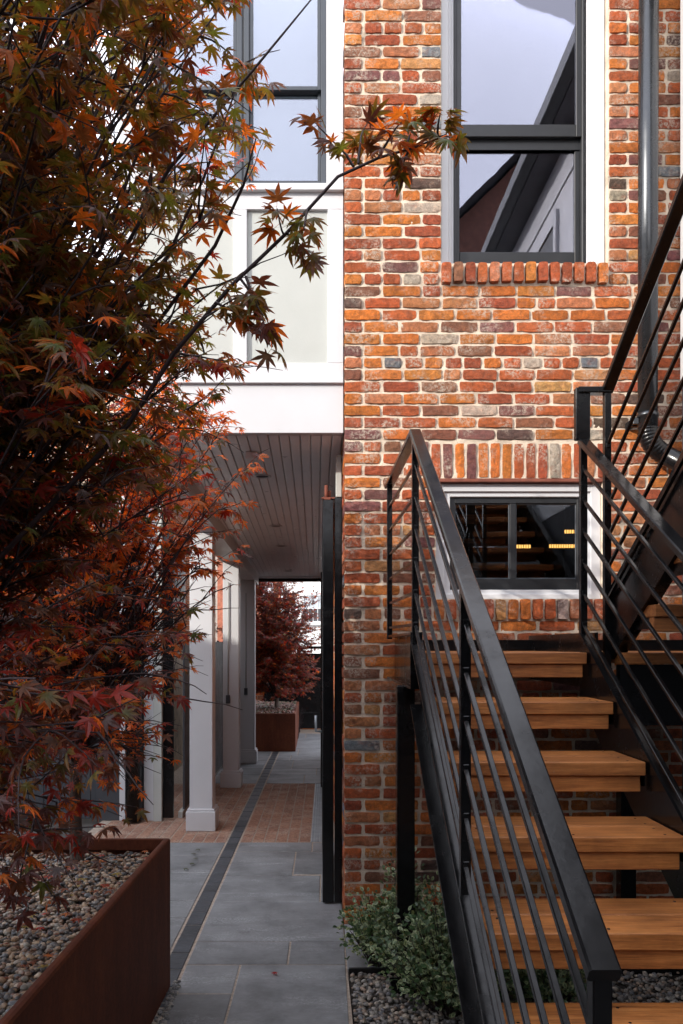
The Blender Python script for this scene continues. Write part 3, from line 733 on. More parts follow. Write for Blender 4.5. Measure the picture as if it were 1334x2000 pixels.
# ------------------------------------------------------------------ right wing, rear houses, added light blockers
wg = empty('white_wing', (2.06, 3, 0)); tag(wg, 'white clad side wing with dark windows at the right edge beside the downpipe', 'building')
m = MB(); m.box(2.085, 5.0, -5, 4.40, 2.7, 6.1); m.build('wall', 'white', wg)
m = MB(); m.box(2.09, 5.0, -5, 4.40, 0, 2.7); m.build('lower_wall', 'charcoal', wg)
MB().box(2.035, 2.084, 4.28, 4.405, 3.03, 6.0, c=.003).build('corner_trim', 'white', wg)
MB().box(2.045, 2.084, 4.28, 4.405, 0, 3.028, c=.003).build('corner_trim', 'charcoal', wg)
for y0 in (3.2, 1.9, .5, -1.2, -3.0):
    ww = empty('window', (2.08, y0, 3.8), wg)
    m = MB(); m.box(2.055, 2.0845, y0 - .45, y0 - .38, 3.6, 5.3).box(2.055, 2.0845, y0 + .38, y0 + .45, 3.6, 5.3).box(2.055, 2.0845, y0 - .379, y0 + .379, 5.2, 5.3).box(2.055, 2.0845, y0 - .379, y0 + .379, 3.6, 3.7); m.build('trim', 'white', ww)
    m = MB(); m.box(2.07, 2.0848, y0 - .379, y0 + .379, 3.7, 5.2); m.build('pane', 'dark_frame', ww)
m = MB()
for k in range(9): m.box(2.07, 2.0849, -5, 4.27, 5.42 + k * .001, 5.42 + .03) if k == 0 else None
m.build('band_course', 'white', wg)
MB().box(1.90, 2.084, -5, 4.27, 5.74, 5.78).build('soffit', 'roof', wg); MB().box(1.80, 1.90, -5, 4.27, 5.74, 5.87, c=.01).build('gutter', 'dark_frame', wg)
MB().add([(1.9, -5, 5.9), (1.9, 4.27, 5.9), (3.6, 4.27, 7.3), (3.6, -5, 7.3), (5.2, -5, 6), (5.2, 4.27, 6)], [(0, 1, 2, 3), (3, 2, 5, 4)]).build('roof', 'roof', wg)
gh = empty('gabled_house', (7, -10, 0)); tag(gh, 'gabled brick house behind the viewer, mirrored in the tall window', 'house')
bm_far = mat_plain('far_brick', (.16, .065, .045), .9, .3, 8, .3, 20)
MB().add([(2.2, -9, 0), (12, -9, 0), (12, -9, 9.5), (7.1, -9, 15), (2.2, -9, 10.3), (2.2, -18, 0), (12, -18, 0), (12, -18, 9.5), (7.1, -18, 15), (2.2, -18, 10.3)],
         [(4, 3, 2, 1, 0), (0, 5, 9, 4), (1, 2, 7, 6), (5, 6, 7, 8, 9)]).build('wall', bm_far, gh)
MB().add([(1.9, -8.6, 10.1), (7.1, -8.6, 15.2), (12.3, -8.6, 9.4), (1.9, -18, 10.1), (7.1, -18, 15.2), (12.3, -18, 9.4)], [(0, 1, 4, 3), (1, 2, 5, 4)]).build('roof', 'roof', gh)
nh = empty('row_house', (-14, -6, 0)); tag(nh, 'tall flat roofed row house behind the viewer whose shadow covers the yard', 'house')
SHZ = 1.61 + (FY + 6) * math.tan(R(EL)) / math.cos(R(AZ))  # unseen house; height set so its shadow edge meets the facade
MB().box(-26, -5.5, -13, -6, 0, SHZ - .2).build('wall', 'white_brick', nh)
MB().box(-26.1, -5.4, -13, -5.999, SHZ - .199, SHZ).build('parapet', 'offwhite', nh)
for k in range(7):
    for zz in (1.2, 4.6):
        MB().box(-25 + k * 2.8, -23.9 + k * 2.8, -6.01, -5.99, zz, zz + 1.8).build('window', 'dark_frame', nh)

gg = empty('reflection_blocker', (-2, -4.5, 0)); tag(gg, 'unseen dark garage and hedge screen at the back of the yard behind the viewer', 'blocker')
MB().box(-7, 2.0, -5.9, -4.5, 0, 3.4).build('wall', 'charcoal', gg); MB().box(-7.1, 2.04, -5.95, -4.4, 3.4, 3.5).build('roof', 'roof', gg)  # unseen dark block added to cut front light and reflections on the steel
lw = empty('side_shade_block', (-8, 0, 0)); tag(lw, 'long white block added unseen on the left to shade the columns', 'house')
MB().box(-12, -8, -5, 7.0, 0, 4.7).build('wall', 'white_brick', lw); MB().box(-12.1, -7.9, -5.1, 7.1, 4.7, 4.8).build('roof', 'roof', lw)  # unseen block added to keep the sun off the passage columns
# ------------------------------------------------------------------ left side behind the planter
fc = empty('charcoal_fence', (-1.22, 9, 0)); tag(fc, 'low charcoal panel fence between the white columns at left of the passage', 'fence')
for k in range(4):
    y0 = 7.1 + k * .98
    MB().box(rx(-1.235, y0), rx(-1.215, y0), y0, y0 + .96, .08, 1.60, c=.003).build('panel', 'charcoal', fc)
    MB().box(-1.26, -1.235, y0 + .955, y0 + .985, 0, 1.62, c=.003).build('post', 'black', fc)
MB().box(-1.24, -1.20, 7.1, 11.0, 0, .06, c=.003).build('plinth', 'offwhite', fc)
pw = empty('entrance_surround', (-1.55, 7, 0)); tag(pw, 'white and charcoal door surround behind the far end of the near planter', 'door surround')
B('pilaster', 'white', pw, -1.745, -1.677, 7.0, 7.06, 0, 3.0); B('pilaster', 'white', pw, -1.527, -1.44, 7.0, 7.06, 0, 3.0)
B('pilaster', 'offwhite', pw, -1.438, -1.364, 6.97, 7.06, 0, 3.0); B('recess_board', 'black', pw, -1.362, -1.27, 7.02, 7.06, .02, 2.6); B('infill', 'charcoal', pw, -1.676, -1.528, 7.03, 7.05, 0, 3.0)  # flat black board set in place of the recess
B('side_panel', 'charcoal', pw, -1.95, -1.747, 7.01, 7.05, 0, 3.)
pp = empty('black_downpipe', (-1.6, 6.95, 0)); tag(pp, 'round black downpipe standing between white pilasters behind the planter', 'downpipe')
MB().tube([(-1.602, 6.92, 0.02), (-1.602, 6.92, 3.3)], .072, 20).build('pipe', 'black', pp); MB().tube([(-1.602, 6.92, 1.9), (-1.602, 6.92, 1.93)], .078, 20).build('collar', 'black', pp)
yf = empty('board_fence', (-4, 7, 0)); tag(yf, 'tall dark board fence behind the near maple trees', 'fence')
x = -6.5
while x < -1.96:
    B('board', 'charcoal', yf, x, x + .135, 7.08, 7.10, 0, 2.5 + random.uniform(-.002, .002)); x += .14
B('rail', 'charcoal', yf, -6.5, -1.96, 7.101, 7.15, 2.2, 2.3, c=0)
nb = empty('neighbour_brick_house', (-2.6, 8, 0)); tag(nb, 'low sunlit orange brick outbuilding glimpsed between the white columns', 'house')
MB().box(-5.0, -1.75, 8.2, 14, 0, 4.2).build('wall', 'mortar', nb)
m = MB()
for k in range(22, 60):
    y = 8.2 + (.1 if k % 2 else 0)
    while y < 13.5: m.box(-1.75, -1.742, y, y + .2, k * .068 + .005, k * .068 + .062, tint=(.5 * random.uniform(.8, 1.1), .15, .05)); y += .212
o = m.build('side_bricks', 'brick', nb); o['kind'] = 'stuff'
MB().box(-5.1, -1.65, 8.1, 14.1, 4.2, 4.35).build('roof', 'roof', nb)
m = MB(); m.box(-1.742, -1.72, 9.2, 10.4, 2.0, 2.9); m.build('window', 'offwhite', nb)

# ------------------------------------------------------------------ far end
fg = empty('garden_gate', (-.1, 14.1, 0)); tag(fg, 'black panelled garden gate closing the far end of the passage', 'gate')
FG = 14.1
for x0 in (-.9, -.3, .3):
    B('panel', 'black', fg, x0 + .02, x0 + .58, FG, FG + .04, .08, 1.42)
    B('stile', 'black', fg, x0 - .04, x0 + .02, FG - .02, FG + .05, .01, 1.5)
B('rail', 'black', fg, -.94, .9, FG - .03, FG - .001, .28, .36); B('rail', 'black', fg, -.94, .9, FG - .03, FG - .001, 1.02, 1.06); B('rail', 'black', fg, -.94, .9, FG - .03, FG + .05, 1.5, 1.55)
wf = empty('brick_garden_wall', (-2, 14.6, 0)); tag(wf, 'low brick garden wall behind the far corten planter', 'wall')
MB().box(-5, 4, 14.7, 14.9, 0, 1.28).build('core', 'mortar', wf)
m = MB()
for k in range(18):
    x = -4.9 + (.1 if k % 2 else 0)
    while x < 3.8: m.box(x, x + .2, 14.69, 14.71, k * .07 + .005, k * .07 + .062, tint=tintpick()); x += .212
o = m.build('face_bricks', 'brick', wf); o['kind'] = 'stuff'
wh = empty('white_house', (0, 30, 0)); tag(wh, 'white painted house with a shaded sash window beyond the passage', 'house')
MB().box(-1.35, 6, 30, 36, 0, 9).build('wall', 'white_brick', wh)
for yb in range(0, 30):
    pass
m = MB()
for k in range(60): m.box(-1.35, 6, 29.992, 30.0, k * .15 + .01, k * .15 + .142)
o = m.build('siding_boards', 'white_brick', wh); o['kind'] = 'stuff'
wz0, wz1 = kz(1217, 30), kz(1160, 30); wx0, wx1 = kx(590, 30), kx(628, 30)
ww = empty('window', (wx0, 29.95, wz0), wh)
ring('frame', 'white', ww, wx0, wx1 + .1, wz0, wz1, .07, 29.90, 29.99)
zm = (wz0 + wz1) / 2
MB().box(wx0 + .07, wx1 + .03, 29.95, 29.96, wz0 + .07, zm).build('pane', 'charcoal', ww); MB().box(wx0 + .07, wx1 + .03, 29.95, 29.96, zm, wz1 - .07).build('pane', mat_plain('shaded_pane', (.38, .42, .46), .4, .05, 4, 0), ww)
m = MB()
for k in range(1, 4): xx = wx0 + .07 + (wx1 - wx0 - .04) * k / 4; m.box(xx - .012, xx + .012, 29.93, 29.949, wz0 + .07, wz1 - .07)
for z in (zm, (zm + wz1) / 2): m.box(wx0 + .07, wx1 + .03, 29.925, 29.9495, z - .014, z + .014)
m.build('glazing_bars', 'white', ww); B('sill', 'white', ww, wx0 - .05, wx1 + .15, 29.85, 29.99, wz0 - .08, wz0)
rb = empty('far_brick_house', (-4, 32, 0)); tag(rb, 'brown brick house behind the far red maple', 'house')
bm2 = mat_plain('far_red_brick', (.25, .085, .05), .9, .3, 8, .3, 20)
MB().box(-8, -1.45, 32, 38, 0, 8.2).build('wall', bm2, rb)
for xx in (-1.95, -3.4):
    MB().box(xx - .22, xx + .22, 31.97, 32.02, 3.6, 5.2).build('window', 'shade', rb)

# ------------------------------------------------------------------ corten planters
def planter(name, label, corners, ztop, lip, group):
    p = empty(name, (corners[0][0], corners[0][1], 0)); tag(p, label, 'planter', group)
    n = len(corners); cxm = sum(c[0] for c in corners) / n; cym = sum(c[1] for c in corners) / n
    for i in range(n):
        a, b = corners[i], corners[(i + 1) % n]; A = Vector((a[0], a[1], 0)); Bv = Vector((b[0], b[1], 0))
        d = (Bv - A).normalized(); nn = Vector((-d.y, d.x, 0)); 
        if nn.dot(Vector((cxm, cym, 0)) - A) < 0: nn = -nn
        m = MB(); cc = .012
        prof = [(0, 0), (0, ztop - cc), (cc * .3, ztop - cc * .3), (cc, ztop), (lip - .004, ztop), (lip, ztop - .004), (lip, ztop - .05), (.006, ztop - .05), (.006, 0)]
        vs = []
        for q, sg in ((A, 1), (Bv, -1)):
            for o_, z_ in prof: vs.append(q + nn * o_ + d * sg * o_ + Vector((0, 0, z_)))
        k = len(prof); fs = [(j, (j + 1) % k, k + (j + 1) % k, k + j) for j in range(k)]
        m.add(vs, fs); m.build('side_panel', 'corten', p)
    return p
PX, PYF = -.665, 3.60; tl = math.tan(R(1.6)); PZ = .676
pc = [(PX, PYF), (PX - tl * 3.2, PYF - 3.2), (-2.4, PYF - 3.2), (-2.4, PYF)]
planter('corten_planter', 'large rust brown steel planter of pebbles at the lower left corner', pc, PZ, .028, 'rusted steel planters')
planter('corten_planter', 'small rust brown steel planter at the far end of the passage', [(-.301, 11.6), (-1.9, 11.6), (-1.9, 14.5), (-.301, 14.5)], .56, .04, 'rusted steel planters')

# pebbles
def ico():
    import bmesh
    bm = bmesh.new(); bmesh.ops.create_icosphere(bm, subdivisions=2, radius=1)
    V = np.array([v.co[:] for v in bm.verts]); F = np.array([[v.index for v in f.verts] for f in bm.faces]); bm.free(); return V, F
def ico1():
    import bmesh
    bm = bmesh.new(); bmesh.ops.create_icosphere(bm, subdivisions=1, radius=1)
    V = np.array([v.co[:] for v in bm.verts]); F = np.array([[v.index for v in f.verts] for f in bm.faces]); bm.free(); return V, F
def pebbles(name, n, sampler, rmin, rmax, cols, label, fine=False, seed=1, jag=.12):
    r = np.random.default_rng(seed); BV, BF = (ico() if fine else ico1()); k = len(BV)
    C = sampler(n, r); n = len(C)
    s = r.uniform(rmin, rmax, (n, 1, 1)) * np.stack([r.uniform(.8, 1.25, n), r.uniform(.7, 1.0, n), r.uniform(.45, .75, n)], -1)[:, None, :]
    V = BV[None] * s * (1 + r.uniform(-jag, jag, (n, k, 1)))
    a = r.uniform(0, 2 * np.pi, n); t = r.uniform(-.5, .5, n)
    ca, sa = np.cos(a)[:, None], np.sin(a)[:, None]; ct, st = np.cos(t)[:, None], np.sin(t)[:, None]
    x, y, z = V[..., 0], V[..., 1], V[..., 2]; y2, z2 = y * ct - z * st, y * st + z * ct
    V = np.stack([x * ca - y2 * sa, x * sa + y2 * ca, z2], -1) + C[:, None, :]
    F = (BF[None] + (np.arange(n) * k)[:, None, None]).reshape(-1, 3)
    T = np.array(cols)[r.integers(0, len(cols), n)] * r.uniform(.7, 1.25, (n, 1)); T = np.repeat(T, k, 0)
    o = link(name, npmesh(name, V.reshape(-1, 3), F, T, M['pebble'], True)); return tag(o, label, 'gravel', kind='stuff')
RC = [(.30, .215, .14), (.26, .165, .095), (.24, .20, .16), (.15, .145, .14), (.34, .25, .16), (.085, .085, .085), (.21, .14, .095), (.44, .36, .27), (.13, .14, .15), (.19, .18, .15), (.17, .085, .055), (.065, .055, .05)]
def sp(n, r):
    y = 3.56 - 2.5 * r.random(n) ** 1.0; x = -.70 - tl * (3.6 - y) - r.random(n) * (.2 + .65 * y / 3.0)
    return np.stack([x, y, .612 + r.uniform(-.012, .010, n)], -1)
pebbles('planter_pebbles', 12500, sp, .0065, .0135, RC, 'rounded mixed pebbles filling the large rust planter', True, 4, .05)
MB().add([(-2.35, .45, .60), (-.80, .45, .60), (-.695, 3.57, .60), (-2.35, 3.57, .60)], [(0, 1, 2, 3)]).build('planter_soil', 'gravelbase'); tag(bpy.data.objects['planter_soil'], kind='structure')
def sp2(n, r):
    x = .165 + r.random(n) * 1.9; y = 2.4 + r.random(n) * 1.36; m = ~((y > 3.77)); return np.stack([x, y, -.012 + r.uniform(-.012, .008, n)], -1)[m]
pebbles('gravel_bed', 9000, sp2, .008, .017, [(.27, .25, .22), (.19, .175, .16), (.36, .31, .25), (.13, .12, .115), (.26, .19, .14), (.15, .15, .155)], 'grey pebble bed under the stairs and shrubs', False, 5)
def sp3(n, r):
    y = 2.6 + r.random(n) * 1.05; x = -.66 - tl * (3.6 - y) + r.random(n) * (.035 + .05 * (3.65 - y)); return np.stack([x, y, -.004 + r.uniform(-.01, .006, n)], -1)
pebbles('edge_gravel', 700, sp3, .006, .013, [(.16, .16, .16), (.10, .10, .10), (.26, .24, .21)], 'dark gravel in the slot beside the large rust planter', False, 6)
MB().box(.158, 2.1, 1.5, 3.77, -.05, -.02).build('bed_soil', 'gravelbase'); tag(bpy.data.objects['bed_soil'], kind='structure')
B('bed_edging', 'slate', None, .158, 2.06, 3.762, 3.777, -.05, .012); eo = bpy.data.objects['bed_edging']; tag(eo, kind='structure')
def sp4(n, r): return np.stack([-.34 - r.random(n) * .9, 11.65 + r.random(n) * 2.7, .54 + r.uniform(-.01, .02, n)], -1)
pebbles('far_planter_mulch', 1500, sp4, .015, .035, [(.16, .07, .05), (.09, .05, .04), (.2, .12, .09), (.07, .08, .04)], 'reddish leaf mulch in the far rust planter', False, 8)
MB().box(-1.88, -.32, 11.62, 14.48, .1, .53).build('far_planter_soil', 'gravelbase'); tag(bpy.data.objects['far_planter_soil'], kind='structure')

# ------------------------------------------------------------------ leaves
def palmate(lobes, wid=.13, notch=.3, stem=.55, serr=False):
    pts = []; tipw = []
    for i, (ang, L) in enumerate(lobes):
        a = R(ang); d = (math.sin(a), math.cos(a)); p = (d[1], -d[0])
        if i == 0: pts.append((d[0] * .1 - .0, d[1] * .1 - .03)); tipw.append(0)
        for f, w_, t in ((.48, -wid, .45), (.72, -wid * .62, .75), (1.0, 0, 1.0), (.72, wid * .62, .75), (.48, wid, .45)):
            pts.append((d[0] * L * f - p[0] * -w_ * L, d[1] * L * f - p[1] * -w_ * L)); tipw.append(t)
        if i < len(lobes) - 1:
            a2 = R((ang + lobes[i + 1][0]) / 2); pts.append((math.sin(a2) * notch, math.cos(a2) * notch)); tipw.append(.15)
    n = len(pts); V = [(0, .12, 0)] + [(x, y, -.30 * (x * x + (y - .1) ** 2) ** 1.0) for x, y in pts]
    F = [(0, 1 + i, 1 + (i + 1) % n) for i in range(n - 1)] + [(0, n, 1)]
    b = len(V); V += [(-.012, 0, 0), (.012, 0, 0), (.008, -stem, .10), (-.008, -stem, .10)]; F += [(b, b + 1, b + 2), (b, b + 2, b + 3)]
    tipw = [0] + tipw + [.6] * 4
    return np.array(V), np.array(F), np.array(tipw)
LEAVES = [palmate([(-118, .45), (-72, .78), (-34, .96), (0, 1.05), (34, .96), (72, .78), (118, .45)]),
          palmate([(-100, .5), (-55, .9), (0, 1.1), (52, .88), (104, .52)], wid=.16),
          palmate([(-125, .4), (-80, .7), (-40, .95), (-2, 1.0), (38, .9), (70, .8), (112, .5)], wid=.115, notch=.24)]
FARLEAF = palmate([(-80, .8), (-38, 1), (0, 1.05), (40, 1), (82, .8)], wid=.15)
def small():
    V = np.array([(0, 0, 0), (-.25, .3, .05), (-.28, .65, .05), (0, 1, -.05), (.28, .65, .05), (.25, .3, .05), (0, .5, -.03)])
    F = np.array([(6, 0, 1), (6, 1, 2), (6, 2, 3), (6, 3, 4), (6, 4, 5), (6, 5, 0)]); return V, F, np.array([.6, 1, 1, 1, 1, 1, 0.])
def leafbatch(shape, Pn, tip, nor, s, c0, c1):
    """numpy batch: positions, tip directions, normals, sizes, centre colour, tip colour"""
    V0, F0, tw = shape; n = len(Pn); k = len(V0)
    t = tip / np.linalg.norm(tip, axis=1, keepdims=True)
    nn = nor - (nor * t).sum(1, keepdims=True) * t; nn /= np.linalg.norm(nn, axis=1, keepdims=True) + 1e-9
    a = np.cross(t, nn); sc = s[:, None, None]
    curl = rng.uniform(.3, 2.2, (n, 1, 1))
    V = Pn[:, None] + sc * (V0[None, :, 0:1] * a[:, None] + V0[None, :, 1:2] * t[:, None] + V0[None, :, 2:3] * curl * nn[:, None])
    T = c0[:, None] * (1 - tw[None, :, None]) + c1[:, None] * tw[None, :, None]
    F = (F0[None] + (np.arange(n) * k)[:, None, None])
    return V, F, T
def maple(name, label, base, crown, nb, seed, lsize, palette, nsub=6, sublen=(.14, .30), keepf=None, parts=300, shape=None, extra=None, trunk_r=.03, zfork=.45, nodes=(3, 6), bare=None, brf=.22, group='red japanese maples'):
    r = np.random.default_rng(seed); rnd = random.Random(seed)
    T = empty(name, base); tag(T, label, 'tree', group)
    bx, by, bz = base
    zf = bz + zfork
    m = MB(); m.tube([(bx, by, bz - .08), (bx + .005, by, bz), (bx - .01, by + .01, bz + zfork * .5), (bx, by, zf)], [trunk_r * 1.35, trunk_r * 1.1, trunk_r * .95, trunk_r * .9], 10)
    m.build('trunk', 'bark', T)
    br = MB(); LP = []; LT = []; LN = []
    def emit_sub(p0, d, L, leaves=True, rad=.0032):
        p = Vector(p0); d = d.normalized(); pts = [p.copy()]; n = 5
        for i in range(n):
            d = (d + Vector((rnd.uniform(-.22, .22), rnd.uniform(-.22, .22), rnd.uniform(-.22, .16)))).normalized(); p = p + d * (L / n); pts.append(p.copy())
        br.tube(pts, [rad * (1 - .7 * i / n) for i in range(n + 1)], 4, cap=False)
        if not leaves: return pts
        nn = rnd.randint(*nodes)
        for k in range(nn):
            f = .25 + .75 * k / max(1, nn - 1); q = pts[0].lerp(pts[-1], f) if n < 2 else pts[min(n, int(f * n))]
            side = d.cross(Vector((rnd.uniform(-.3, .3), rnd.uniform(-.3, .3), 1))).normalized()
            for sgn in (-1, 1):
                tp = (d * .6 + side * sgn * rnd.uniform(.5, 1.1) + Vector((0, 0, rnd.uniform(-.75, .05)))).normalized()
                st = lsize * .5
                LP.append(tuple(q + tp * st)); LT.append(tuple(tp)); LN.append((rnd.uniform(-.6, .6), rnd.uniform(-.8, .4), rnd.uniform(.35, 1.1)))
        return pts
    for b_ in range(nb):
        tipp = crown(r)
        p0 = Vector((bx, by, zf + rnd.uniform(-.12, .15) * zfork)); p3 = Vector(tipp)
        mid1 = p0.lerp(p3, .3) + Vector((rnd.uniform(-.08, .08), rnd.uniform(-.08, .08), .22 * (p3 - p0).length)); mid2 = p0.lerp(p3, .7) + Vector((rnd.uniform(-.06, .06), rnd.uniform(-.06, .06), .12 * (p3 - p0).length))
        pts = []
        for i in range(11):
            t = i / 10; pts.append(p0 * (1 - t) ** 3 + mid1 * 3 * t * (1 - t) ** 2 + mid2 * 3 * t * t * (1 - t) + p3 * t ** 3)
        br.tube(pts, [trunk_r * brf * (1 - .8 * i / 10) + .001 for i in range(11)], 5, cap=False)
        for s_ in range(nsub):
            i = rnd.randint(4, 10); d = (pts[min(i, 10)] - pts[max(i - 1, 0)]).normalized()
            d = (d * .7 + Vector((rnd.uniform(-1, 1), rnd.uniform(-1, 1), rnd.uniform(-.5, .6)))).normalized()
            emit_sub(pts[i], d, rnd.uniform(*sublen), leaves=not (bare and bare(pts[i])))
    if extra: extra(br, emit_sub)
    br.build('branches', 'twig', T)
    Pn, Tn, Nn = np.array(LP), np.array(LT), np.array(LN)
    if keepf is not None:
        k = keepf(Pn, r); Pn, Tn, Nn = Pn[k], Tn[k], Nn[k]
    n = len(Pn); s = lsize * r.uniform(.62, 1.2, n)
    c0, c1 = palette(Pn, r)
    si = r.integers(0, 3, n)
    # nearest leaves in view become parts, the rest one joined mesh
    px = 617 + 1540 * Pn[:, 0] / Pn[:, 1]; py = 1262 - 1540 * (Pn[:, 2] - EYE) / Pn[:, 1]
    inv = (px > -20) & (px < 1350) & (py > -20) & (py < 2000)
    score = np.where(inv, s / Pn[:, 1], 0); order = np.argsort(-score); part = np.zeros(n, bool); part[order[:parts]] = True
    Vs, Fs, Ts, off = [], [], [], 0
    for k in (range(3) if shape is None else (0,)):
        sh = LEAVES[k] if shape is None else shape
        mk = (si == k) if shape is None else np.ones(n, bool)
        for pt in (True, False):
            q = mk & (part == pt)
            if not q.any(): continue
            V, F, Tt = leafbatch(sh, Pn[q], Tn[q], Nn[q], s[q], c0[q], c1[q])
            if pt:
                for j in range(len(V)): link('leaf', npmesh('leaf', V[j], F[0], Tt[j], M['leaf'], False), T)
            else:
                Vs.append(V.reshape(-1, 3)); Fs.append(F.reshape(-1, 3) + off); Ts.append(Tt.reshape(-1, 3)); off += V.shape[0] * V.shape[1]
    if Vs:
        o = link('foliage', npmesh('foliage', np.vstack(Vs), np.vstack(Fs), np.vstack(Ts), M['leaf'], False), T); o['kind'] = 'stuff'
    print(name, n, 'leaves'); return T
def pal(weights_fn):
    C = {'olive': ((.085, .095, .024), (.19, .075, .02)), 'green': ((.085, .125, .028), (.13, .09, .025)), 'brown': ((.10, .045, .024), (.19, .055, .02)),
         'plum': ((.080, .034, .032), (.12, .032, .026)), 'red': ((.19, .020, .014), (.26, .026, .014)), 'orange': ((.40, .13, .022), (.50, .11, .02)), 'grey': ((.12, .092, .092), (.14, .07, .07))}
    ks = list(C)
    def f(Pn, r):
        n = len(Pn); Wt = weights_fn(Pn); Wt = Wt / Wt.sum(1, keepdims=True); u = r.random(n); ci = (Wt.cumsum(1) < u[:, None]).sum(1).clip(0, len(ks) - 1)
        a = np.array([C[k][0] for k in ks])[ci]; b = np.array([C[k][1] for k in ks])[ci]; j = r.uniform(.75, 1.3, (n, 1)); return a * j, b * j
    return f
# keys: olive green brown plum red orange grey
ZP = [.72, .92, 1.10, 1.30, 1.5, 1.69, 1.87, 2.0, 2.18, 2.3, 2.49, 2.74, 3.1, 3.6]
XP = [-.80, -.68, -.52, -.46, -.42, -.32, -.28, -.25, -.31, -.24, -.25, -.28, -.17, -.22]
CB = (-1.15, 1.95)
def inB(x, y, z, m=0.0):
    xr = np.interp(z, ZP, XP); w = xr + 1.55
    e = ((x - xr + w * .62) / (w * .62 + m)) ** 2 * .75 + ((y - 1.95) / (.80 + m)) ** 2 * .55
    return (e < 1) & (x < xr + m) & (x > -1.6)
def crownB(r):
    while True:
        z = r.choice([r.uniform(.8, 3.4), r.uniform(2.2, 3.4)]); x = r.uniform(-1.5, .0); y = r.uniform(1.1, 2.8)
        if inB(x, y, z) and (x / y > -.62 or r.random() < .25): return (x, y, z)
def keepB(Pn, r):
    k = inB(Pn[:, 0], Pn[:, 1], Pn[:, 2], .07) | ((Pn[:, 0] > -.36) & (Pn[:, 2] > 2.1) & (Pn[:, 1] < 1.75) & (Pn[:, 1] > 1.3))
    k &= Pn[:, 1] > .95
    k &= (Pn[:, 0] / Pn[:, 1] > -.50) | (r.random(len(Pn)) < .3)
    thin = (Pn[:, 2] > 2.6) & (Pn[:, 0] < -.45) & (r.random(len(Pn)) < .45); return k & ~thin
def wB(Pn):
    z = Pn[:, 2]; hi = np.clip((z - 1.7) / .6, 0, 1); outer = np.clip((Pn[:, 0] + .7) / .5, 0, 1)
    return np.stack([1.5 * hi + .35, .5 * hi + .1, .6 + 0 * z, .75 * (1 - hi) + .08, .45 * (1 - hi) + .05 + .05 * outer, .15 + .5 * outer * hi, .25 + 0 * z], -1)
def extraB(br, sub):
    Yb = 1.55
    pts = [P(250, 830, 1.75), P(340, 690, 1.66), P(450, 560, 1.6), P(560, 455, 1.57), P(660, 345, 1.55), P(740, 308, 1.55), P(810, 288, 1.55), P(872, 262, 1.56)]
    pts = [Vector(p) for p in pts]
    br.tube([Vector((-1.1, 1.95, 1.35)), Vector((-.75, 1.85, 1.75))] + pts, [.009, .0075, .006, .0052, .0045, .0038, .0032, .0027, .0022, .0015], 6)
    Rn = random.Random(9)
    for (a, b_) in (((560, 455), (590, 480)), ((555, 460), (540, 430)), ((480, 540), (520, 600)), ((470, 545), (560, 640)), ((600, 410), (575, 440)), ((690, 325), (640, 225)), ((700, 320), (690, 255)),
                    ((740, 308), (765, 245)), ((790, 292), (820, 255)), ((800, 290), (790, 320)), ((850, 272), (885, 255)), ((855, 270), (850, 245)), ((420, 590), (500, 640)), ((400, 620), (470, 560)), ((350, 690), (430, 700))):
        p0 = Vector(P(*a, 1.56)); p1 = Vector(P(*b_, 1.56 + Rn.uniform(-.05, .05))); sub(p0, (p1 - p0), (p1 - p0).length + .02)
    for (a, b_) in (((330, 330), (640, -40)), ((300, 560), (470, 150)), ((200, 480), (350, 30)), ((420, 480), (500, 270)), ((100, 500), (330, 60))):
        A = Vector(P(*a, 1.9)); Bq = Vector(P(*b_, 1.75)); br.tube([Vector((-1.1, 1.95, 1.4)), A, A.lerp(Bq, .5) + Vector((.02, 0, .02)), Bq], [.007, .0048, .0032, .0014], 6)
maple('maple_tree', 'nearest maple with large dark red and olive leaves filling the upper left', (-1.15, 1.95, .62), crownB, 330, 2, .0385, pal(wB), keepf=keepB, extra=extraB, nsub=8, nodes=(4, 6), brf=.14)
# second tree, further back, catching the sun
ZA = [.9, 1.2, 1.5, 1.8, 2.1, 2.4, 2.7, 3.1, 3.5]; XA = [-.75, -.62, -.50, -.40, -.33, -.30, -.42, -.55, -.8]
CA = (-1.05, 3.55)
def crownA(r):
    z = r.uniform(1.05, 2.75); xr = np.interp(z, ZA, XA) - CA[0]; a = r.uniform(0, 2 * np.pi); q = math.sqrt(r.uniform(.15, 1))
    return (CA[0] + math.cos(a) * q * xr * 1.0, CA[1] + math.sin(a) * q * .62, z)
def keepA(Pn, r):
    xr = np.interp(Pn[:, 2], ZA, XA); e = ((Pn[:, 0] - CA[0]) / (xr - CA[0] + .05)) ** 2 + ((Pn[:, 1] - CA[1]) / .85) ** 2
    k = (e < 1.1) & (Pn[:, 2] < 2.95); thin = (Pn[:, 2] < 1.9) & (Pn[:, 0] > -.85) & (r.random(len(Pn)) < .62); return k & ~thin & (Pn[:, 1] < 4.3)
def wA(Pn):
    z = Pn[:, 2]; o = 0 * z; return np.stack([.12 + o, .05 + o, .25 + o, .15 + o, .45 + o, 1.8 + o, .08 + o], -1)
maple('maple_tree', 'second maple with smaller sunlit orange leaves and bare twigs beside the white columns', (-1.04, 3.42, .62), crownA, 170, 5, .038, pal(wA), keepf=keepA, nsub=8, sublen=(.12, .28), trunk_r=.028, bare=lambda p: p.z < 1.75 and random.random() < .6)
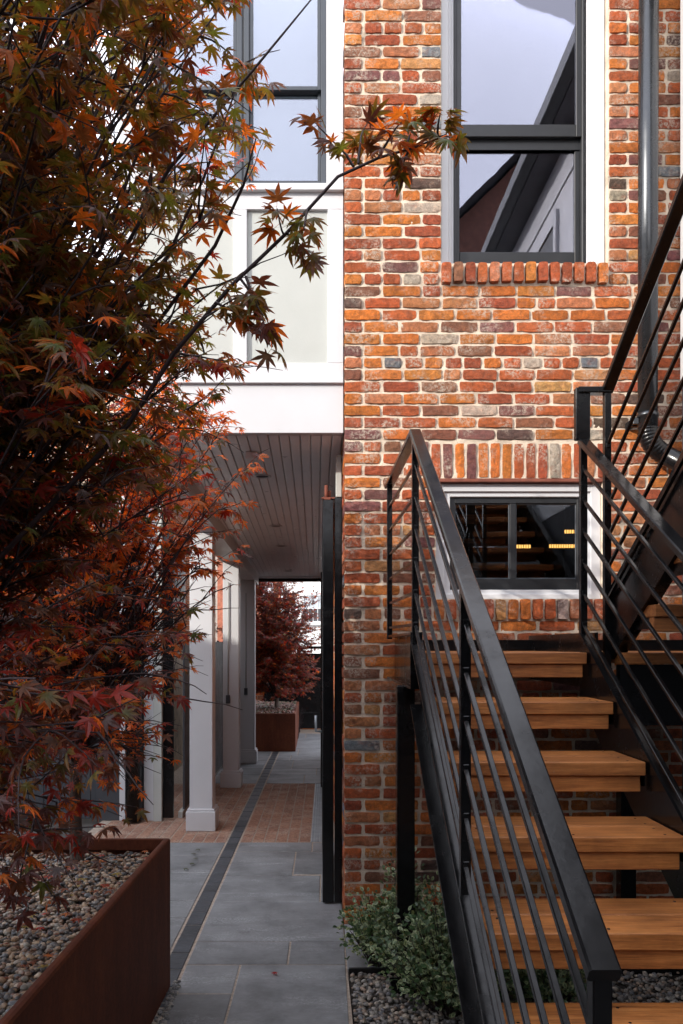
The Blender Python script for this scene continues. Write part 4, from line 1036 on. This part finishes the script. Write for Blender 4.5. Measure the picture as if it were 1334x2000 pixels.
# far tree
def crownF(r):
    z = r.uniform(.78, 2.75); rr = .76 * math.sin(math.pi * min(1, max(0.12, (z - .45) / 2.5))) ** .6; a = r.uniform(0, 2 * np.pi); q = math.sqrt(r.uniform(.2, 1)); return (-.66 + math.cos(a) * q * rr, 12.6 + math.sin(a) * q * rr, z)
def wF(Pn):
    o = 0 * Pn[:, 2]; return np.stack([.03 + o, 0 + o, .7 + o, 1.1 + o, .8 + o, .15 + o, .2 + o], -1)
maple('maple_tree', 'dense far maple with small wine red leaves in the far planter', (-.62, 12.6, .5), crownF, 190, 8, .042, pal(wF), nsub=9, sublen=(.14, .30), parts=0, shape=FARLEAF, zfork=.22, trunk_r=.035, nodes=(4, 7))

# shrubs
def shrub(label, cx_, cy_, rx_, ry_, h, n, seed, ls=.025):
    r = np.random.default_rng(seed); rnd = random.Random(seed)
    T = empty('shrub', (cx_, cy_, 0)); tag(T, label, 'shrub', 'variegated shrubs by the stairs')
    st = MB(); LPp = []; LTt = []
    ns = max(12, n // 34)
    for i in range(ns):
        a = rnd.uniform(0, 2 * math.pi); q = math.sqrt(rnd.random()); hh = h * (1 - .45 * q * q) * rnd.uniform(.65, 1.12)
        p0 = Vector((cx_ + .3 * q * rx_ * math.cos(a), cy_ + .3 * q * ry_ * math.sin(a), 0)); p1 = Vector((cx_ + q * rx_ * math.cos(a), cy_ + q * ry_ * math.sin(a), hh)); mid = p0.lerp(p1, .5) + Vector((0, 0, .08 * h))
        pts = [p0 * (1 - t) ** 2 + mid * 2 * t * (1 - t) + p1 * t * t for t in [k / 7 for k in range(8)]]
        st.tube(pts, [.0035 * (1 - .7 * k / 7) for k in range(8)], 5, cap=False)
        for k in range(n // ns):
            t = rnd.uniform(.18, 1.0) ** .8; j = min(6, int(t * 7)); b_ = pts[j].lerp(pts[j + 1], t * 7 - j if t < 1 else 1)
            off = Vector((rnd.gauss(0, .03), rnd.gauss(0, .03), rnd.gauss(0, .02))); LPp.append(tuple(b_ + off)); dd = off.normalized() + Vector((rnd.uniform(-.5, .5), rnd.uniform(-.5, .5), rnd.uniform(-.1, .7))); LTt.append(tuple(dd))
    st.build('stems', 'twig', T)
    Pn = np.array(LPp); Tn = np.array(LTt); Pn[:, 2] = np.maximum(Pn[:, 2], .012); n2 = len(Pn); Nn = np.stack([r.uniform(-.6, .6, n2), r.uniform(-.9, .3, n2), r.uniform(.3, 1, n2)], -1)
    kk = Pn[:, 1] < FY - .03; Pn, Tn, Nn = Pn[kk], Tn[kk], Nn[kk]; n2 = len(Pn)
    s = ls * r.uniform(.7, 1.3, n2); g0 = np.array([.035, .075, .028]) * r.uniform(.6, 1.5, (n2, 1)); g1 = np.where(r.random((n2, 1)) < .5, np.array([[.32, .38, .21]]), np.array([[.06, .11, .045]])) * r.uniform(.8, 1.2, (n2, 1))
    V, F, Tt = leafbatch(small(), Pn, Tn, Nn, s, g0, g1)
    o = link('foliage', npmesh('foliage', V.reshape(-1, 3), F.reshape(-1, 3), Tt.reshape(-1, 3), M['bleaf'], True), T); o['kind'] = 'stuff'
shrub('bushy variegated green shrub at the foot of the brick corner', .58, 3.40, .34, .33, .45, 4600, 3)
shrub('small loose green shrub touching the paving beside the wall', .31, 3.86, .19, .19, .34, 1700, 4)
shrub('taller green shrub against the black support post', .47, 3.84, .17, .14, .52, 1500, 14)
shrub('green shrub under the treads behind the railing', 1.02, 3.45, .26, .2, .22, 1500, 6)
shrub('green trailing plant in the far planter', -.35, 13.2, .25, .4, .75, 500, 7, .05)

# fallen leaves
rl_ = random.Random(12)
def fallen(p, s, col, label, group=None, shp=0, up=.006):
    V0, F0, tw = LEAVES[shp]; a = rl_.uniform(0, 6.28); c, sn = math.cos(a), math.sin(a)
    V = V0 * s; V = np.stack([V[:, 0] * c - V[:, 1] * sn, V[:, 0] * sn + V[:, 1] * c, V[:, 2] * .6 + up + .18 * s], -1) + np.array(p)
    o = bpy.data.objects.new('fallen_leaf', npmesh('fallen_leaf', V - np.array(p), F0, np.tile(np.array(col), (len(V), 1)), M['leaf'])); COL.objects.link(o); o.location = p
    tag(o, label, 'leaf', group)
fallen(P(537, 1904, 3.72)[:2] + (.002,), .026, (.30, .02, .025), 'single small crimson maple leaf lying on the grey paving', 'fallen leaves')
for i in range(5):
    fallen((kx(365 + 6 * (i % 3), 5.6) + .01, 5.45 + i * .13, .002), .036, (.045, .06, .02), 'dull green leaf in a small cluster on the paving by the first column', 'green leaves fallen on the paving', 1)
fallen((kx(424, 6.7), 6.9, .002), .04, (.06, .06, .02), 'lone curled green leaf on the red brick beside the first column base', 'fallen leaves', 1)
for i in range(190):
    y = 3.5 - 2.3 * rl_.random(); x = -.72 - tl * (3.6 - y) - rl_.random() * (.15 + .5 * y / 3)
    fallen((x, y, .634), rl_.uniform(.016, .036), rl_.choice([(.42, .04, .025), (.32, .06, .03), (.42, .13, .03), (.18, .06, .03), (.25, .2, .05)]), 'small dry red or orange maple leaf lying on the planter pebbles', 'leaves fallen on the planter pebbles', rl_.randint(0, 2), .008)
